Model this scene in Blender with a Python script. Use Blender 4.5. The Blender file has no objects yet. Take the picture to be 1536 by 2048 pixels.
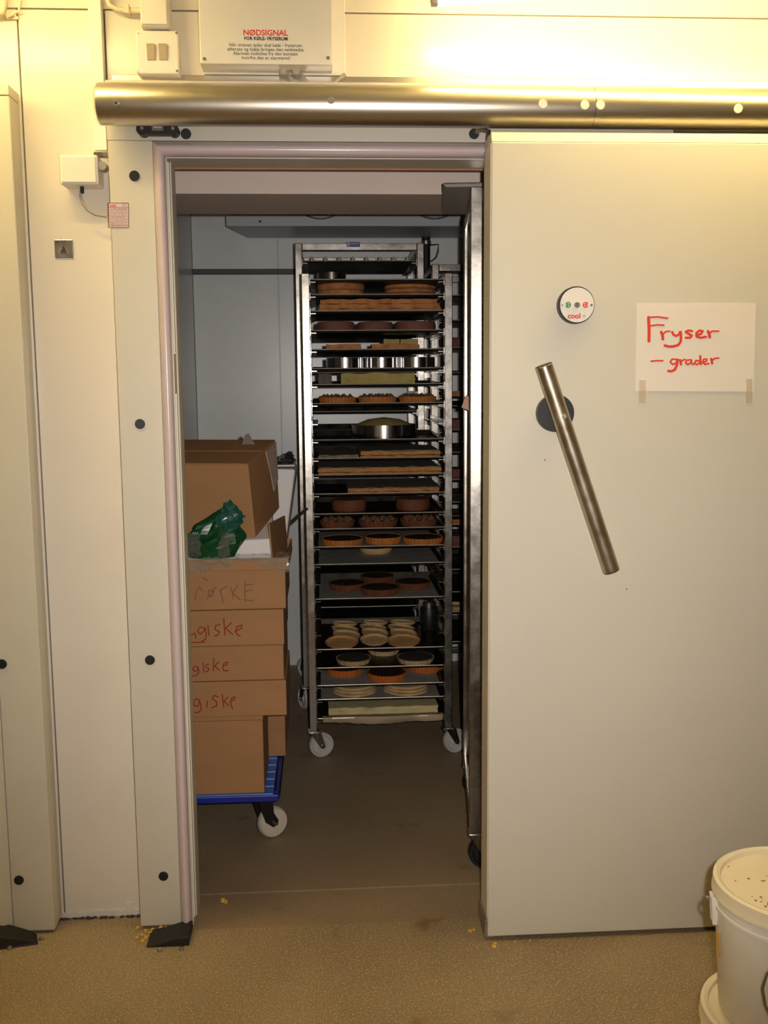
import bpy, bmesh, math, random
from mathutils import Vector, Matrix, noise
random.seed(7)
S = bpy.context.scene
COL = S.collection
PI = math.pi

# ------------------------------------------------------------------ camera, world, flash, exposure
CAM_D, CAM_H, FPX = 2.60, 1.466, 2000.0
YAW, PITCH, ROLL = math.radians(3.5), math.radians(7.4), math.radians(-0.5)
FWD = Vector((math.sin(YAW)*math.cos(PITCH), math.cos(YAW)*math.cos(PITCH), -math.sin(PITCH)))
RT0 = Vector((math.cos(YAW), -math.sin(YAW), 0))
UP0 = RT0.cross(FWD)
RT = RT0*math.cos(ROLL) + UP0*math.sin(ROLL)
UP = UP0*math.cos(ROLL) - RT0*math.sin(ROLL)
CAMP = Vector((0, -CAM_D, CAM_H))
cd = bpy.data.cameras.new('camera')
cd.sensor_fit = 'VERTICAL'; cd.sensor_height = 36.0; cd.lens = 36.0*FPX/2048; cd.clip_start = 0.02
cam = bpy.data.objects.new('camera', cd); COL.objects.link(cam)
cam.matrix_world = Matrix(((RT.x, UP.x, -FWD.x, CAMP.x), (RT.y, UP.y, -FWD.y, CAMP.y), (RT.z, UP.z, -FWD.z, CAMP.z), (0, 0, 0, 1)))
S.camera = cam
S.view_settings.view_transform = 'Standard'; S.view_settings.look = 'None'
S.view_settings.exposure = 0.27; S.view_settings.gamma = 1.0; S.view_settings.use_curve_mapping = False
w = bpy.data.worlds.new('world'); S.world = w; w.use_nodes = True
w.node_tree.nodes['Background'].inputs[0].default_value = (0, 0, 0, 1)
w.node_tree.nodes['Background'].inputs[1].default_value = 0.0
# the photographer's flash, beside the lens
fd = bpy.data.lights.new('camera_flash_offscreen', 'SPOT'); fd.energy = 152.0; fd.spot_size = math.radians(75); fd.spot_blend = 1.0; fd.color = (1.0, 0.93, 0.87); fd.shadow_soft_size = 0.014
fo = bpy.data.objects.new('camera_flash_offscreen', fd); COL.objects.link(fo)
fo.location = CAMP + RT*0.06 + UP*0.03 + FWD*0.02; fo.rotation_euler = cam.matrix_world.to_euler()
TUBE_COL, TUBE_STR = (1.0, 0.76, 0.30), 66.0


def at(px, py, Y):
    """photo measurement -> (x, z) on the vertical plane y = Y"""
    v = RT*((px-768)/FPX) - UP*((py-1024)/FPX) + FWD
    t = (Y+CAM_D)/v.y
    return v.x*t, CAM_H+v.z*t


def on(px, py, z=0.0):
    v = RT*((px-768)/FPX) - UP*((py-1024)/FPX) + FWD
    t = (z-CAM_H)/v.z
    return v.x*t, -CAM_D+v.y*t


# ------------------------------------------------------------------ materials
def lin(c):
    return tuple(((x/255)/12.92 if x/255 <= 0.04045 else ((x/255+0.055)/1.055)**2.4) for x in c)


MATS = {}


def mat(name, col, rough=0.5, metal=0.0, var=0.0, scale=8.0, col2=None, bump=0.0, bscale=60.0, stretch=None,
        alpha=1.0, trans=0.0, emis=None, spec=0.5, coat=0.0, rvar=0.0):
    if name in MATS:
        return MATS[name]
    m = bpy.data.materials.new(name); m.use_nodes = True
    nt = m.node_tree; b = nt.nodes['Principled BSDF']
    c = lin(col) + (1,)
    b.inputs['Base Color'].default_value = c
    b.inputs['Roughness'].default_value = rough; b.inputs['Metallic'].default_value = metal
    b.inputs['Specular IOR Level'].default_value = spec
    b.inputs['Coat Weight'].default_value = coat
    if alpha < 1: b.inputs['Alpha'].default_value = alpha
    if trans: b.inputs['Transmission Weight'].default_value = trans
    if emis:
        b.inputs['Emission Color'].default_value = emis[0] + (1,); b.inputs['Emission Strength'].default_value = emis[1]
    if var or col2 or bump or rvar:
        tc = nt.nodes.new('ShaderNodeTexCoord'); mp = nt.nodes.new('ShaderNodeMapping')
        nt.links.new(tc.outputs['Object'], mp.inputs['Vector'])
        if stretch: mp.inputs['Scale'].default_value = stretch
    if var or col2 or rvar:
        n = nt.nodes.new('ShaderNodeTexNoise'); n.inputs['Scale'].default_value = scale
        n.inputs['Detail'].default_value = 5; n.inputs['Roughness'].default_value = 0.62
        nt.links.new(mp.outputs[0], n.inputs['Vector'])
        r = nt.nodes.new('ShaderNodeValToRGB')
        c2 = lin(col2) + (1,) if col2 else tuple(max(0, x*(1-var)) for x in c[:3]) + (1,)
        r.color_ramp.elements[0].position = 0.34; r.color_ramp.elements[1].position = 0.66
        r.color_ramp.elements[0].color = c2; r.color_ramp.elements[1].color = c
        nt.links.new(n.outputs['Fac'], r.inputs['Fac'])
        if var or col2: nt.links.new(r.outputs['Color'], b.inputs['Base Color'])
        if rvar:
            mr = nt.nodes.new('ShaderNodeMapRange')
            mr.inputs['From Min'].default_value = 0.3; mr.inputs['From Max'].default_value = 0.7
            mr.inputs['To Min'].default_value = max(0.02, rough-rvar); mr.inputs['To Max'].default_value = min(1, rough+rvar)
            nt.links.new(n.outputs['Fac'], mr.inputs['Value']); nt.links.new(mr.outputs[0], b.inputs['Roughness'])
    if bump:
        n2 = nt.nodes.new('ShaderNodeTexNoise'); n2.inputs['Scale'].default_value = bscale; n2.inputs['Detail'].default_value = 3
        nt.links.new(mp.outputs[0], n2.inputs['Vector'])
        bp = nt.nodes.new('ShaderNodeBump'); bp.inputs['Strength'].default_value = bump; bp.inputs['Distance'].default_value = 0.004
        nt.links.new(n2.outputs['Fac'], bp.inputs['Height']); nt.links.new(bp.outputs[0], b.inputs['Normal'])
    MATS[name] = m
    return m


def floor_mat(name, base, dark, speck, stain, wet=0.55):
    m = bpy.data.materials.new(name); m.use_nodes = True
    nt = m.node_tree; b = nt.nodes['Principled BSDF']; L = nt.links
    tc = nt.nodes.new('ShaderNodeTexCoord')

    def nz(scale, det, lo, hi):
        n = nt.nodes.new('ShaderNodeTexNoise'); n.inputs['Scale'].default_value = scale; n.inputs['Detail'].default_value = det
        L.new(tc.outputs['Object'], n.inputs['Vector'])
        r = nt.nodes.new('ShaderNodeMapRange'); r.inputs['From Min'].default_value = lo; r.inputs['From Max'].default_value = hi
        L.new(n.outputs['Fac'], r.inputs['Value']); return r.outputs[0]

    def mix(f, a, c):
        x = nt.nodes.new('ShaderNodeMix'); x.data_type = 'RGBA'
        L.new(f, x.inputs['Factor'])
        for s, v in (('A', a), ('B', c)):
            i = [k for k in x.inputs if k.name == s and k.type == 'RGBA'][0]
            if isinstance(v, tuple): i.default_value = v
            else: L.new(v, i)
        return [o for o in x.outputs if o.type == 'RGBA'][0]
    c = mix(nz(2.3, 5, 0.40, 0.66), lin(base)+(1,), lin(dark)+(1,))
    c = mix(nz(210, 1, 0.55, 0.64), c, lin(speck)+(1,))
    c = mix(nz(180, 1, 0.57, 0.66), c, lin(dark)+(1,))
    c = mix(nz(5.5, 6, 0.63, 0.72), c, lin(stain)+(1,))
    L.new(c, b.inputs['Base Color']); b.inputs['Roughness'].default_value = wet; b.inputs['Specular IOR Level'].default_value = 0.3
    n2 = nt.nodes.new('ShaderNodeTexNoise'); n2.inputs['Scale'].default_value = 150
    L.new(tc.outputs['Object'], n2.inputs['Vector'])
    bp = nt.nodes.new('ShaderNodeBump'); bp.inputs['Strength'].default_value = 0.12; bp.inputs['Distance'].default_value = 0.003
    L.new(n2.outputs['Fac'], bp.inputs['Height']); L.new(bp.outputs[0], b.inputs['Normal'])
    MATS[name] = m
    return m


wall_m = mat('cream_wall_panel', (226, 217, 203), 0.24, var=0.05, scale=3, bump=0.02, bscale=9)
room_m = wall_m
frz_m = mat('freezer_panel', (232, 233, 230), 0.30, var=0.10, scale=3, bump=0.03, bscale=6)
frzside_m = frz_m
ceil_m = mat('white_ceiling', (226, 222, 212), 0.6, var=0.04, scale=3)
soffit_m = mat('freezer_soffit', (226, 208, 196), 0.6, var=0.06, scale=3)
casing_m = mat('grey_casing', (206, 200, 184), 0.45, var=0.04, scale=4)
pvc_m = mat('lilac_pvc_profile', (206, 190, 192), 0.22, var=0.05, scale=6)
reveal_m = casing_m
seal_m = mat('rust_sealant', (170, 116, 80), 0.7, var=0.2, scale=30)
door_m = mat('door_leaf_paint', (212, 206, 190), 0.42, var=0.03, scale=2.5)
gasket_m = door_m
black_m = mat('black_plastic', (24, 23, 24), 0.45)
rubber_m = mat('black_rubber', (20, 20, 21), 0.6, var=0.2, scale=30)
rail_m = mat('brushed_rail_steel', (212, 204, 188), 0.33, 1.0, var=0.06, scale=40, stretch=(0.3, 12, 12))
steel_m = mat('steel', (190, 186, 180), 0.30, 1.0, var=0.12, scale=22, rvar=0.08)
post_m = mat('rack_steel', (168, 163, 156), 0.28, 1.0, var=0.16, scale=14, rvar=0.06, bump=0.08, bscale=26)
runner_m = post_m
tray_m = mat('dark_tray_steel', (58, 52, 46), 0.42, 0.7, var=0.5, scale=16, rvar=0.12)
rim_m = mat('worn_tray_rim', (206, 198, 184), 0.36, 0.55, var=0.3, scale=30)
tin_m = mat('bright_tin', (206, 204, 204), 0.16, 1.0, var=0.08, scale=20)
paper_m = mat('white_paper', (232, 222, 208), 0.8, var=0.03, scale=5)
bakepaper_m = mat('grey_baking_paper', (150, 146, 140), 0.75, var=0.12, scale=9)
tape_m = mat('adhesive_tape', (226, 206, 178), 0.35, alpha=0.55)
whitepl_m = mat('white_plastic', (236, 230, 218), 0.38, var=0.03, scale=5)
redink_m = mat('red_ink', (222, 60, 34), 0.6)
redpen_m = mat('red_marker_on_card', (140, 40, 26), 0.8)
greypen_m = mat('grey_pen_on_card', (118, 86, 60), 0.8)
ink_m = mat('black_ink', (46, 42, 38), 0.6)
greenink_m = mat('green_ink', (30, 140, 66), 0.6)
greyink_m = mat('grey_ink', (186, 170, 160), 0.6)
card_m = mat('cardboard', (164, 120, 78), 0.75, var=0.10, scale=5, bump=0.05, bscale=120, stretch=(1, 1, 3))
card2_m = card_m
foam_m = mat('white_foam', (226, 222, 220), 0.7, var=0.03, scale=20)
blue_m = mat('blue_plastic', (26, 44, 150), 0.4, var=0.15, scale=8)
bluelt_m = mat('worn_blue_plastic', (60, 118, 210), 0.35, var=0.15, scale=8)
wheel_m = mat('grey_nylon_wheel', (190, 188, 182), 0.5, var=0.1, scale=20)
wheelw_m = mat('white_nylon_wheel', (206, 196, 178), 0.5, var=0.12, scale=20)
green_m = mat('green_bag_plastic', (14, 72, 36), 0.28, var=0.35, scale=10)
film_m = mat('clear_film', (170, 172, 156), 0.08, alpha=0.30, coat=0.5)
bag_m = mat('grey_film', (120, 122, 112), 0.15, alpha=0.38)
crust_m = mat('tart_crust', (190, 116, 46), 0.75, var=0.30, scale=26, bump=0.25, bscale=90)
crustpale_m = mat('pale_pastry', (206, 172, 122), 0.8, var=0.25, scale=22, bump=0.25, bscale=70)
crustdk_m = mat('dark_crust', (112, 62, 34), 0.75, var=0.3, scale=26, bump=0.25, bscale=80)
choc_m = mat('chocolate_filling', (66, 40, 26), 0.55, var=0.4, scale=22, bump=0.3, bscale=50)
cream_m = mat('coffee_cream_swirl', (120, 88, 60), 0.5, var=0.4, scale=30)
sponge_m = mat('brown_sponge', (194, 128, 74), 0.85, var=0.45, scale=34, bump=0.4, bscale=110)
spongey_m = mat('yellow_green_sponge', (178, 160, 92), 0.85, var=0.2, scale=24, bump=0.3, bscale=90)
spongep_m = mat('pale_sponge', (206, 190, 140), 0.85, var=0.15, scale=20, bump=0.3, bscale=90)
sheet_m = mat('seeded_crust_top', (138, 128, 108), 0.85, var=0.45, scale=60, bump=0.4, bscale=120)
flake_m = mat('layered_pastry', (196, 138, 74), 0.85, var=0.4, scale=40, stretch=(1, 1, 4), bump=0.4, bscale=90)
pinkcake_m = mat('brown_pink_cake', (118, 74, 60), 0.75, var=0.25, scale=18, bump=0.2, bscale=60)
nuts_m = mat('dark_nut_filling', (70, 60, 48), 0.7, var=0.5, scale=70, bump=0.5, bscale=90)
alu_m = mat('evaporator_white', (190, 194, 198), 0.45, var=0.06, scale=5)
dkgrey_m = mat('dark_grey_rail', (74, 76, 80), 0.5, var=0.2, scale=6)
copper_m = mat('painted_pipe', (226, 212, 184), 0.5, var=0.15, scale=12)
cable_m = mat('grey_cable', (168, 160, 146), 0.5)
lamp_m = mat('lit_fluorescent_tube', (255, 250, 240), 0.4, emis=(TUBE_COL, TUBE_STR))
crumb_m = mat('yellow_foam_crumb', (226, 178, 74), 0.8, var=0.3, scale=40)
grill_m = mat('fan_grille_wire', (150, 152, 158), 0.4, 0.8)


# ------------------------------------------------------------------ mesh helpers
class MB:
    K = 0

    def __init__(s):
        s.v = []; s.f = []

    def add(s, vs, fs):
        o = len(s.v); s.v += [tuple(p) for p in vs]; s.f += [tuple(i+o for i in f) for f in fs]; return s

    def box(s, x0, x1, y0, y1, z0, z1):
        return s.hexa([(x0, y0, z0), (x1, y0, z0), (x1, y1, z0), (x0, y1, z0), (x0, y0, z1), (x1, y0, z1), (x1, y1, z1), (x0, y1, z1)])

    def hexa(s, p):
        return s.add(p, [(0, 3, 2, 1), (4, 5, 6, 7), (0, 1, 5, 4), (1, 2, 6, 5), (2, 3, 7, 6), (3, 0, 4, 7)])

    def prism(s, poly, axis, a, b):
        """poly in the two remaining axes (in order), extruded along axis from a to b"""
        n = len(poly)

        def mk(p, t):
            return {'x': (t, p[0], p[1]), 'y': (p[0], t, p[1]), 'z': (p[0], p[1], t)}[axis]
        vs = [mk(p, a) for p in poly] + [mk(p, b) for p in poly]
        fs = [tuple(range(n)), tuple(range(2*n-1, n-1, -1))] + [(i, i+n, (i+1) % n+n, (i+1) % n) for i in range(n)]
        return s.add(vs, fs)

    def lathe(s, prof, n=32, M=None, fl=None, closed=False):
        """profile of (r, z) turned about z; fl(angle)->radius factor"""
        vs = []; fs = []
        k = len(prof)
        for j in range(n):
            a = 2*PI*j/n; q = fl(a) if fl else 1
            for r, z in prof:
                p = Vector((r*q*math.cos(a), r*q*math.sin(a), z)); vs.append(M @ p if M else p)
        for j in range(n):
            for i in range(k-1):
                fs.append((j*k+i, ((j+1) % n)*k+i, ((j+1) % n)*k+i+1, j*k+i+1))
            if closed: fs.append((j*k+k-1, ((j+1) % n)*k+k-1, ((j+1) % n)*k, j*k))
        return s.add(vs, fs)

    def cyl(s, p, q, r, n=20, r2=None):
        p = Vector(p); q = Vector(q); d = q-p; L = d.length
        M = Matrix.Translation(p) @ d.to_track_quat('Z', 'Y').to_matrix().to_4x4()
        r2 = r if r2 is None else r2
        return s.lathe([(0, 0), (r, 0), (r2, L), (0, L)], n, M)

    def tube(s, pts, r, n=8):
        pts = [Vector(p) for p in pts]; rings = []
        up = None
        for i, p in enumerate(pts):
            d = (pts[min(i+1, len(pts)-1)]-pts[max(i-1, 0)]).normalized()
            if up is None:
                up = d.orthogonal().normalized()
            up = (up - d*up.dot(d)).normalized(); sd = d.cross(up)
            rings.append([p + (up*math.cos(2*PI*k/n)+sd*math.sin(2*PI*k/n))*r for k in range(n)])
        vs = [q for g in rings for q in g]; fs = []
        for i in range(len(pts)-1):
            for k in range(n):
                fs.append((i*n+k, i*n+(k+1) % n, (i+1)*n+(k+1) % n, (i+1)*n+k))
        fs.append(tuple(range(n-1, -1, -1))); fs.append(tuple((len(pts)-1)*n+k for k in range(n)))
        return s.add(vs, fs)

    def ribbon(s, pts, wd, y, th=0.0006):
        """flat pen stroke on a wall plane facing -y; pts (x, z)"""
        for (a, b) in zip(pts[:-1], pts[1:]):
            a = Vector(a); b = Vector(b); d = b-a
            if d.length < 1e-6: continue
            d.normalize(); e = d*wd*0.35; nrm = Vector((-d.y, d.x))*wd/2
            poly = [a-e-nrm*0.6, a-nrm*0.98, b-nrm*0.98, b+e-nrm*0.6, b+e+nrm*0.6, b+nrm*0.98, a+nrm*0.98, a-e+nrm*0.6]
            MB.K = (MB.K+1) % 29
            s.prism([(p.x, p.y) for p in poly], 'y', y-th-MB.K*1.2e-5, y+0.0003)
        return s

    def build(s, name, m, parent=None, smooth=False, bevel=0.0, seg=2):
        me = bpy.data.meshes.new(name)
        off = Vector((0, 0, 0))
        me.from_pydata([Vector(p)-off for p in s.v], [], s.f)
        bm = bmesh.new(); bm.from_mesh(me)
        bmesh.ops.remove_doubles(bm, verts=bm.verts, dist=1e-6)
        bmesh.ops.dissolve_degenerate(bm, edges=bm.edges, dist=1e-7)
        bmesh.ops.recalc_face_normals(bm, faces=bm.faces)
        bm.to_mesh(me); bm.free()
        me.materials.append(m)
        if smooth:
            for p in me.polygons: p.use_smooth = True
            me.set_sharp_from_angle(angle=math.radians(38))
        o = bpy.data.objects.new(name, me); COL.objects.link(o)
        if parent is not None:
            o.parent = parent
        if bevel:
            bv = o.modifiers.new('bevel', 'BEVEL'); bv.width = bevel; bv.segments = seg; bv.limit_method = 'ANGLE'
        return o


def tag(o, label, cat, group=None, kind=None):
    if label: o['label'] = label
    if cat: o['category'] = cat
    if group: o['group'] = group
    if kind: o['kind'] = kind
    return o


def struct(o, label=None, cat=None):
    o['kind'] = 'structure'
    if label: o['label'] = label
    if cat: o['category'] = cat
    return o


def empty(name, loc, rz=0.0):
    o = bpy.data.objects.new(name, None); COL.objects.link(o); o.location = loc; o.rotation_euler = (0, 0, rz)
    o.empty_display_size = 0.05
    return o


def rehome(root):
    """children were meshed in world space: keep them in place under their root"""
    bpy.context.view_layer.update()
    inv = root.matrix_basis.inverted()
    for c in root.children: c.matrix_parent_inverse = inv


def setloc(o, loc):
    """move the origin of a world-space mesh to loc (mesh stays in place)"""
    loc = Vector(loc)
    o.data.transform(Matrix.Translation(-loc)); o.location = loc
    return o


def copy_tree(o, parent=None):
    c = o.copy(); COL.objects.link(c); c.parent = parent
    for ch in o.children: copy_tree(ch, c)
    return c


def text(s, size, x, z, y, m, name, parent, align='CENTER', bold=0.0, sx=1.0, rot=0.0, shear=0.0):
    cu = bpy.data.curves.new('t', 'FONT'); cu.body = s; cu.size = size; cu.align_x = align; cu.align_y = 'CENTER'
    cu.offset = bold; cu.extrude = 0.0002; cu.shear = shear; cu.resolution_u = 3
    ob = bpy.data.objects.new('t', cu); COL.objects.link(ob)
    dg = bpy.context.evaluated_depsgraph_get()
    me = bpy.data.meshes.new_from_object(ob.evaluated_get(dg))
    bpy.data.objects.remove(ob); bpy.data.curves.remove(cu)
    me.transform(Matrix.Translation((x, y, z)) @ Matrix.Rotation(rot, 4, 'Y') @ Matrix.Rotation(PI/2, 4, 'X') @ Matrix.Diagonal((sx, 1, 1, 1)))
    me.materials.clear(); me.materials.append(m); me.name = name
    o = bpy.data.objects.new(name, me); COL.objects.link(o)
    if parent is not None: o.parent = parent
    return o


def disc(mb, x, z, y0, y1, r, n=28):
    return mb.cyl((x, y1, z), (x, y0, z), r, n)


# ------------------------------------------------------------------ the setting
WY = 0.06            # face of the front wall
CY = -0.02           # face of the door casing
DY0, DY1 = -0.15, -0.036   # door leaf, front and back
IY = 0.10            # inner face of the front wall
FAR = 2.51
XL = -0.627          # freezer left wall
XR = 1.55
OPX0, OPX1, OPZ = at(353, 1000, -0.03)[0], 0.74, at(600, 312, -0.03)[1]
ZC = 2.50
RX0, RX1, RY0 = -3.0, 3.2, -5.0

fl_m = floor_mat('brown_speckled_floor', (150, 132, 104), (134, 116, 90), (182, 162, 130), (122, 102, 74))
sill_m = floor_mat('worn_brown_floor_coat', (148, 128, 102), (132, 114, 92), (152, 134, 108), (120, 102, 78))
fl = struct(MB().box(RX0, RX1, RY0, -0.035, -0.10, 0.0).box(RX0, OPX0, -0.035, WY+0.05, -0.10, 0).box(OPX1, RX1, -0.035, WY+0.05, -0.10, 0).build('floor', fl_m))
struct(MB().box(OPX0, OPX1, -0.035, 0.16, -0.10, -0.004).build('floor_sill', sill_m))
struct(MB().box(XL-0.1, XR+0.1, 0.16, FAR+0.1, -0.10, 0.0).build('floor_freezer', sill_m))
struct(MB().box(RX0-0.1, RX1+0.1, RY0-0.1, IY, ZC, ZC+0.1).build('ceiling', ceil_m))

# front wall: insulated panels with real joints
wf = struct(MB().box(RX0, OPX0-0.06, WY+0.021, IY, 0, ZC).box(OPX1+0.06, RX1, WY+0.021, IY, 0, ZC).box(OPX0-0.06, OPX1+0.06, WY+0.021, IY, OPZ+0.05, ZC).build('wall_front', wall_m))
SZ = at(1000, 30, WY)[1]
JX = at(215, 200, WY)[0]
g = 0.0018
for (a, b, c, d) in ((RX0, -0.735, 0.0, SZ), (-0.735, JX, 0.004, SZ), (JX, OPX0-0.05, 0.0, SZ),
                     (OPX0-0.05, 2.2, OPZ+0.13, SZ), (OPX0-0.05, OPX1+0.05, OPZ+0.05, OPZ+0.13), (OPX1+0.05, 2.2, 0.0, OPZ+0.13), (2.2, RX1, 0.0, SZ),
                     (RX0, -0.9, SZ, ZC), (-0.9, -0.12, SZ, ZC), (-0.12, 1.5, SZ, ZC), (1.5, RX1, SZ, ZC)):
    MB().box(a+g, b-g, WY, WY+0.022, c+(g if c else 0), d-g).build('panel', wall_m, wf, bevel=0.0015)
# the rest of the room the photographer stands in
struct(MB().box(RX0-0.1, RX0, RY0, WY, 0, ZC).build('wall_left', room_m))
struct(MB().box(RX1, RX1+0.1, RY0, WY, 0, ZC).build('wall_right', room_m))
struct(MB().box(RX0-0.1, RX1+0.1, RY0-0.1, RY0, 0, ZC).build('wall_rear', room_m))
# freezer shell
wb = struct(MB().box(XL-0.1, XR+0.1, FAR+0.02, FAR+0.1, 0, ZC).build('wall_back', frz_m))
s1 = at(555, 480, FAR)[0]
for a, b in ((XL, s1), (s1, s1+0.9), (s1+0.9, XR)):
    MB().box(a+g, b-g, FAR, FAR+0.021, 0, ZC).build('panel', frz_m, wb, bevel=0.0015)
struct(MB().box(XL-0.1, XL, IY, FAR+0.02, 0, ZC).build('wall_freezer_left', frzside_m))
struct(MB().box(XR, XR+0.1, IY, FAR+0.02, 0, ZC).build('wall_freezer_right', frz_m))
struct(MB().box(XL-0.1, XR+0.1, IY, FAR+0.1, ZC, ZC+0.1).build('ceiling_freezer', frz_m))
HZ = at(600, 388, 0.5)[1]
struct(MB().box(XL, XR, 0.5, 0.869, HZ, ZC).build('ceiling_soffit', soffit_m, bevel=0.002))

# ------------------------------------------------------------------ main door casing
tr = struct(empty('trim_1', (-0.45, 0, 0)))
tr['label'] = 'pale grey steel door casing with rounded lilac edge profile and black plugs around freezer opening'
cx0 = at(245, 1000, CY)[0]
cx1 = at(331, 1000, CY)[0]
cz = at(600, 283, CY)[1]; cb = 0.009
zt = 2.20
c1 = MB(); c1.prism([(cx0, cb), (cx1, cb), (cx1, cz), (cx0+0.001, cz)], 'y', CY, WY+0.01).build('casing', casing_m, tr, bevel=0.002)
MB().box(cx0, OPX1+0.16, CY, WY+0.01, cz+0.0005, zt).build('casing', casing_m, tr, bevel=0.002)
MB().box(OPX1+0.03, OPX1+0.16, CY, WY+0.01, cb, cz).build('casing', casing_m, tr, bevel=0.002)
# rounded profile: cross-section swept on the left jamb and the head
dx = OPX0-cx1; dz = cz-OPZ
sec = [(0.0, WY)] + [(0.0, CY+0.002), (0.10, CY-0.003)] + [(0.16+0.84*t, CY-0.004-0.018*math.sin(PI*t)**0.6) for t in (0.06, 0.2, 0.35, 0.5, 0.65, 0.8, 0.94)] + [(1.0, CY+0.006), (1.0, WY)]
n = len(sec)
A = [(cx1+u*dx, y, cb-0.006) for u, y in sec]; B = [(cx1+u*dx, y, cz-u*dz) for u, y in sec]
MB().add(A+B, [(i, i+1, n+i+1, n+i) for i in range(n-1)] + [tuple(range(n))]).build('edge_profile', pvc_m, tr, smooth=True)
xe = OPX1+0.03; xo = OPX1
A = [(cx1+u*dx, y, cz-u*dz) for u, y in sec]; B = [(xe-u*(xe-xo), y, cz-u*dz) for u, y in sec]
MB().add(A+B, [(i, i+1, n+i+1, n+i) for i in range(n-1)]).build('edge_profile', pvc_m, tr, smooth=True)
A = [(xe-u*(xe-xo), y, cz-u*dz) for u, y in sec]; B = [(xe-u*(xe-xo), y, cb) for u, y in sec]
MB().add(A+B, [(i, i+1, n+i+1, n+i) for i in range(n-1)]).build('edge_profile', pvc_m, tr, smooth=True)
# reveal lining: front lip, groove, back part
rv = MB(); rv.box(OPX0-0.03, OPX0+0.003, CY+0.012, 0.035, 0.0, OPZ); rv.box(OPX0-0.03, OPX0+0.006, 0.040, IY+0.01, 0.0, OPZ-0.002)
rv.build('reveal', reveal_m, tr, bevel=0.001)
xb = OPX0+0.0035
MB().cyl((xb, CY+0.02, 0.02), (xb, CY+0.02, OPZ-0.58), 0.0028, 8).build('seal_bead', whitepl_m, tr)
MB().cyl((xb, CY+0.02, OPZ-0.48), (xb, CY+0.02, OPZ-0.01), 0.0028, 8).build('seal_bead', whitepl_m, tr)
MB().box(OPX0-0.03, OPX1+0.03, CY+0.012, IY+0.01, OPZ-0.002, OPZ+0.03).build('reveal', reveal_m, tr)
MB().box(OPX1-0.003, OPX1+0.03, CY+0.012, IY+0.01, 0.0, OPZ).build('reveal', reveal_m, tr)
MB().box(OPX0, OPX1, IY+0.002, IY+0.012, OPZ-0.006, OPZ+0.004).build('sealant_line', seal_m, tr)
for px, py in ((269, 352), (280, 848), (300, 1320), (327, 1752), (372, 268), (948, 268)):
    x, z = at(px, py, CY)
    disc(MB(), x, z, CY-0.003, CY+0.004, 0.0128).build('screw_plug', black_m, tr, bevel=0.0008)
# floor guide roller housing under the casing
x0, y0 = on(292, 1893); x1, _ = on(378, 1893)
for rootname, xa, xb_, lab in (('floor_guide', x0, x1, 'black rubber door guide wedge on floor under the freezer opening casing'),):
    gd = empty('floor_guide', ((xa+xb_)/2, -0.08, 0)); tag(gd, lab, 'door guide')
    MB().prism([(xa, 0.0), (xb_, 0.0), (xb_+0.001, 0.027), (xb_-0.030, 0.024), (xa+0.035, 0.010), (xa+0.004, 0.006)], 'y', -0.112, -0.030).build('wedge', rubber_m, gd, bevel=0.004)
    for q in (0.35, 0.85):
        xx = xa+(xb_-xa)*q
        MB().lathe([(0, 0.009), (0.006, 0.007), (0.007, 0)], 10, Matrix.Translation((xx, -0.128, 0))).build('bolt', steel_m, gd, smooth=True)
    rehome(gd)
rehome(tr)
# foam residue around it
rnd = random.Random(3); cr = MB()
for i in range(46):
    px = rnd.uniform(280, 362); py = rnd.uniform(1858, 1876) if rnd.random() < .75 else rnd.uniform(1870, 1890)
    x, y = on(px, py); r = rnd.uniform(0.002, 0.007); y = max(y, -0.09)
    cr.lathe([(0, r*1.1), (r*0.8, r*0.7), (r, 0), (0, 0)], 6, Matrix.Translation((x-0.012, y+0.005, 0.002)) @ Matrix.Rotation(rnd.random()*3, 4, 'Z'))
for px, py, r in ((990, 1888, 0.005), (988, 1894, 0.006), (940, 1862, 0.006), (948, 1860, 0.005), (446, 1800, 0.007), (452, 1803, 0.005), (1030, 1884, 0.004), (1060, 1882, 0.003)):
    x, y = on(px, py)
    cr.lathe([(0, r*0.8), (r, r*0.4), (r*1.1, -0.005), (0, -0.005)], 7, Matrix.Translation((x, y, 0.001)))
tag(cr.build('foam_crumbs', crumb_m), 'yellow crumbs of foam and pastry scattered on the floor by the casing', 'crumbs', kind='stuff')

# grubby sealant along the foot of the wall
rnd = random.Random(8)
m_ = MB(); n0 = at(112, 1822, WY)[0]; n1 = cx0+0.004
for k in range(30):
    xa = n0+(n1-n0)*k/30; m_.box(xa, xa+(n1-n0)/30*0.98, WY-0.004-rnd.uniform(0, .002), WY+0.001, 0.0, 0.012+rnd.uniform(0, .008)+(0.02 if 22 < k < 25 else 0))
struct(m_.build('trim_3', mat('old_white_sealant', (226, 222, 212), 0.6, var=0.1, scale=30)))
m_ = MB()
for k in range(70):
    xa = rnd.uniform(n0, n1); r = rnd.uniform(0.002, 0.006)
    m_.lathe([(0, r*0.8), (r, r*0.4), (r*1.2, 0), (0, 0)], 6, Matrix.Translation((xa, WY-0.008-rnd.uniform(0, .006), 0)))
tag(m_.build('floor_dirt', mat('dark_dirt', (64, 54, 44), 0.9)), 'dark grains of dirt along the foot of the cream wall', 'dirt', kind='stuff')

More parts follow.
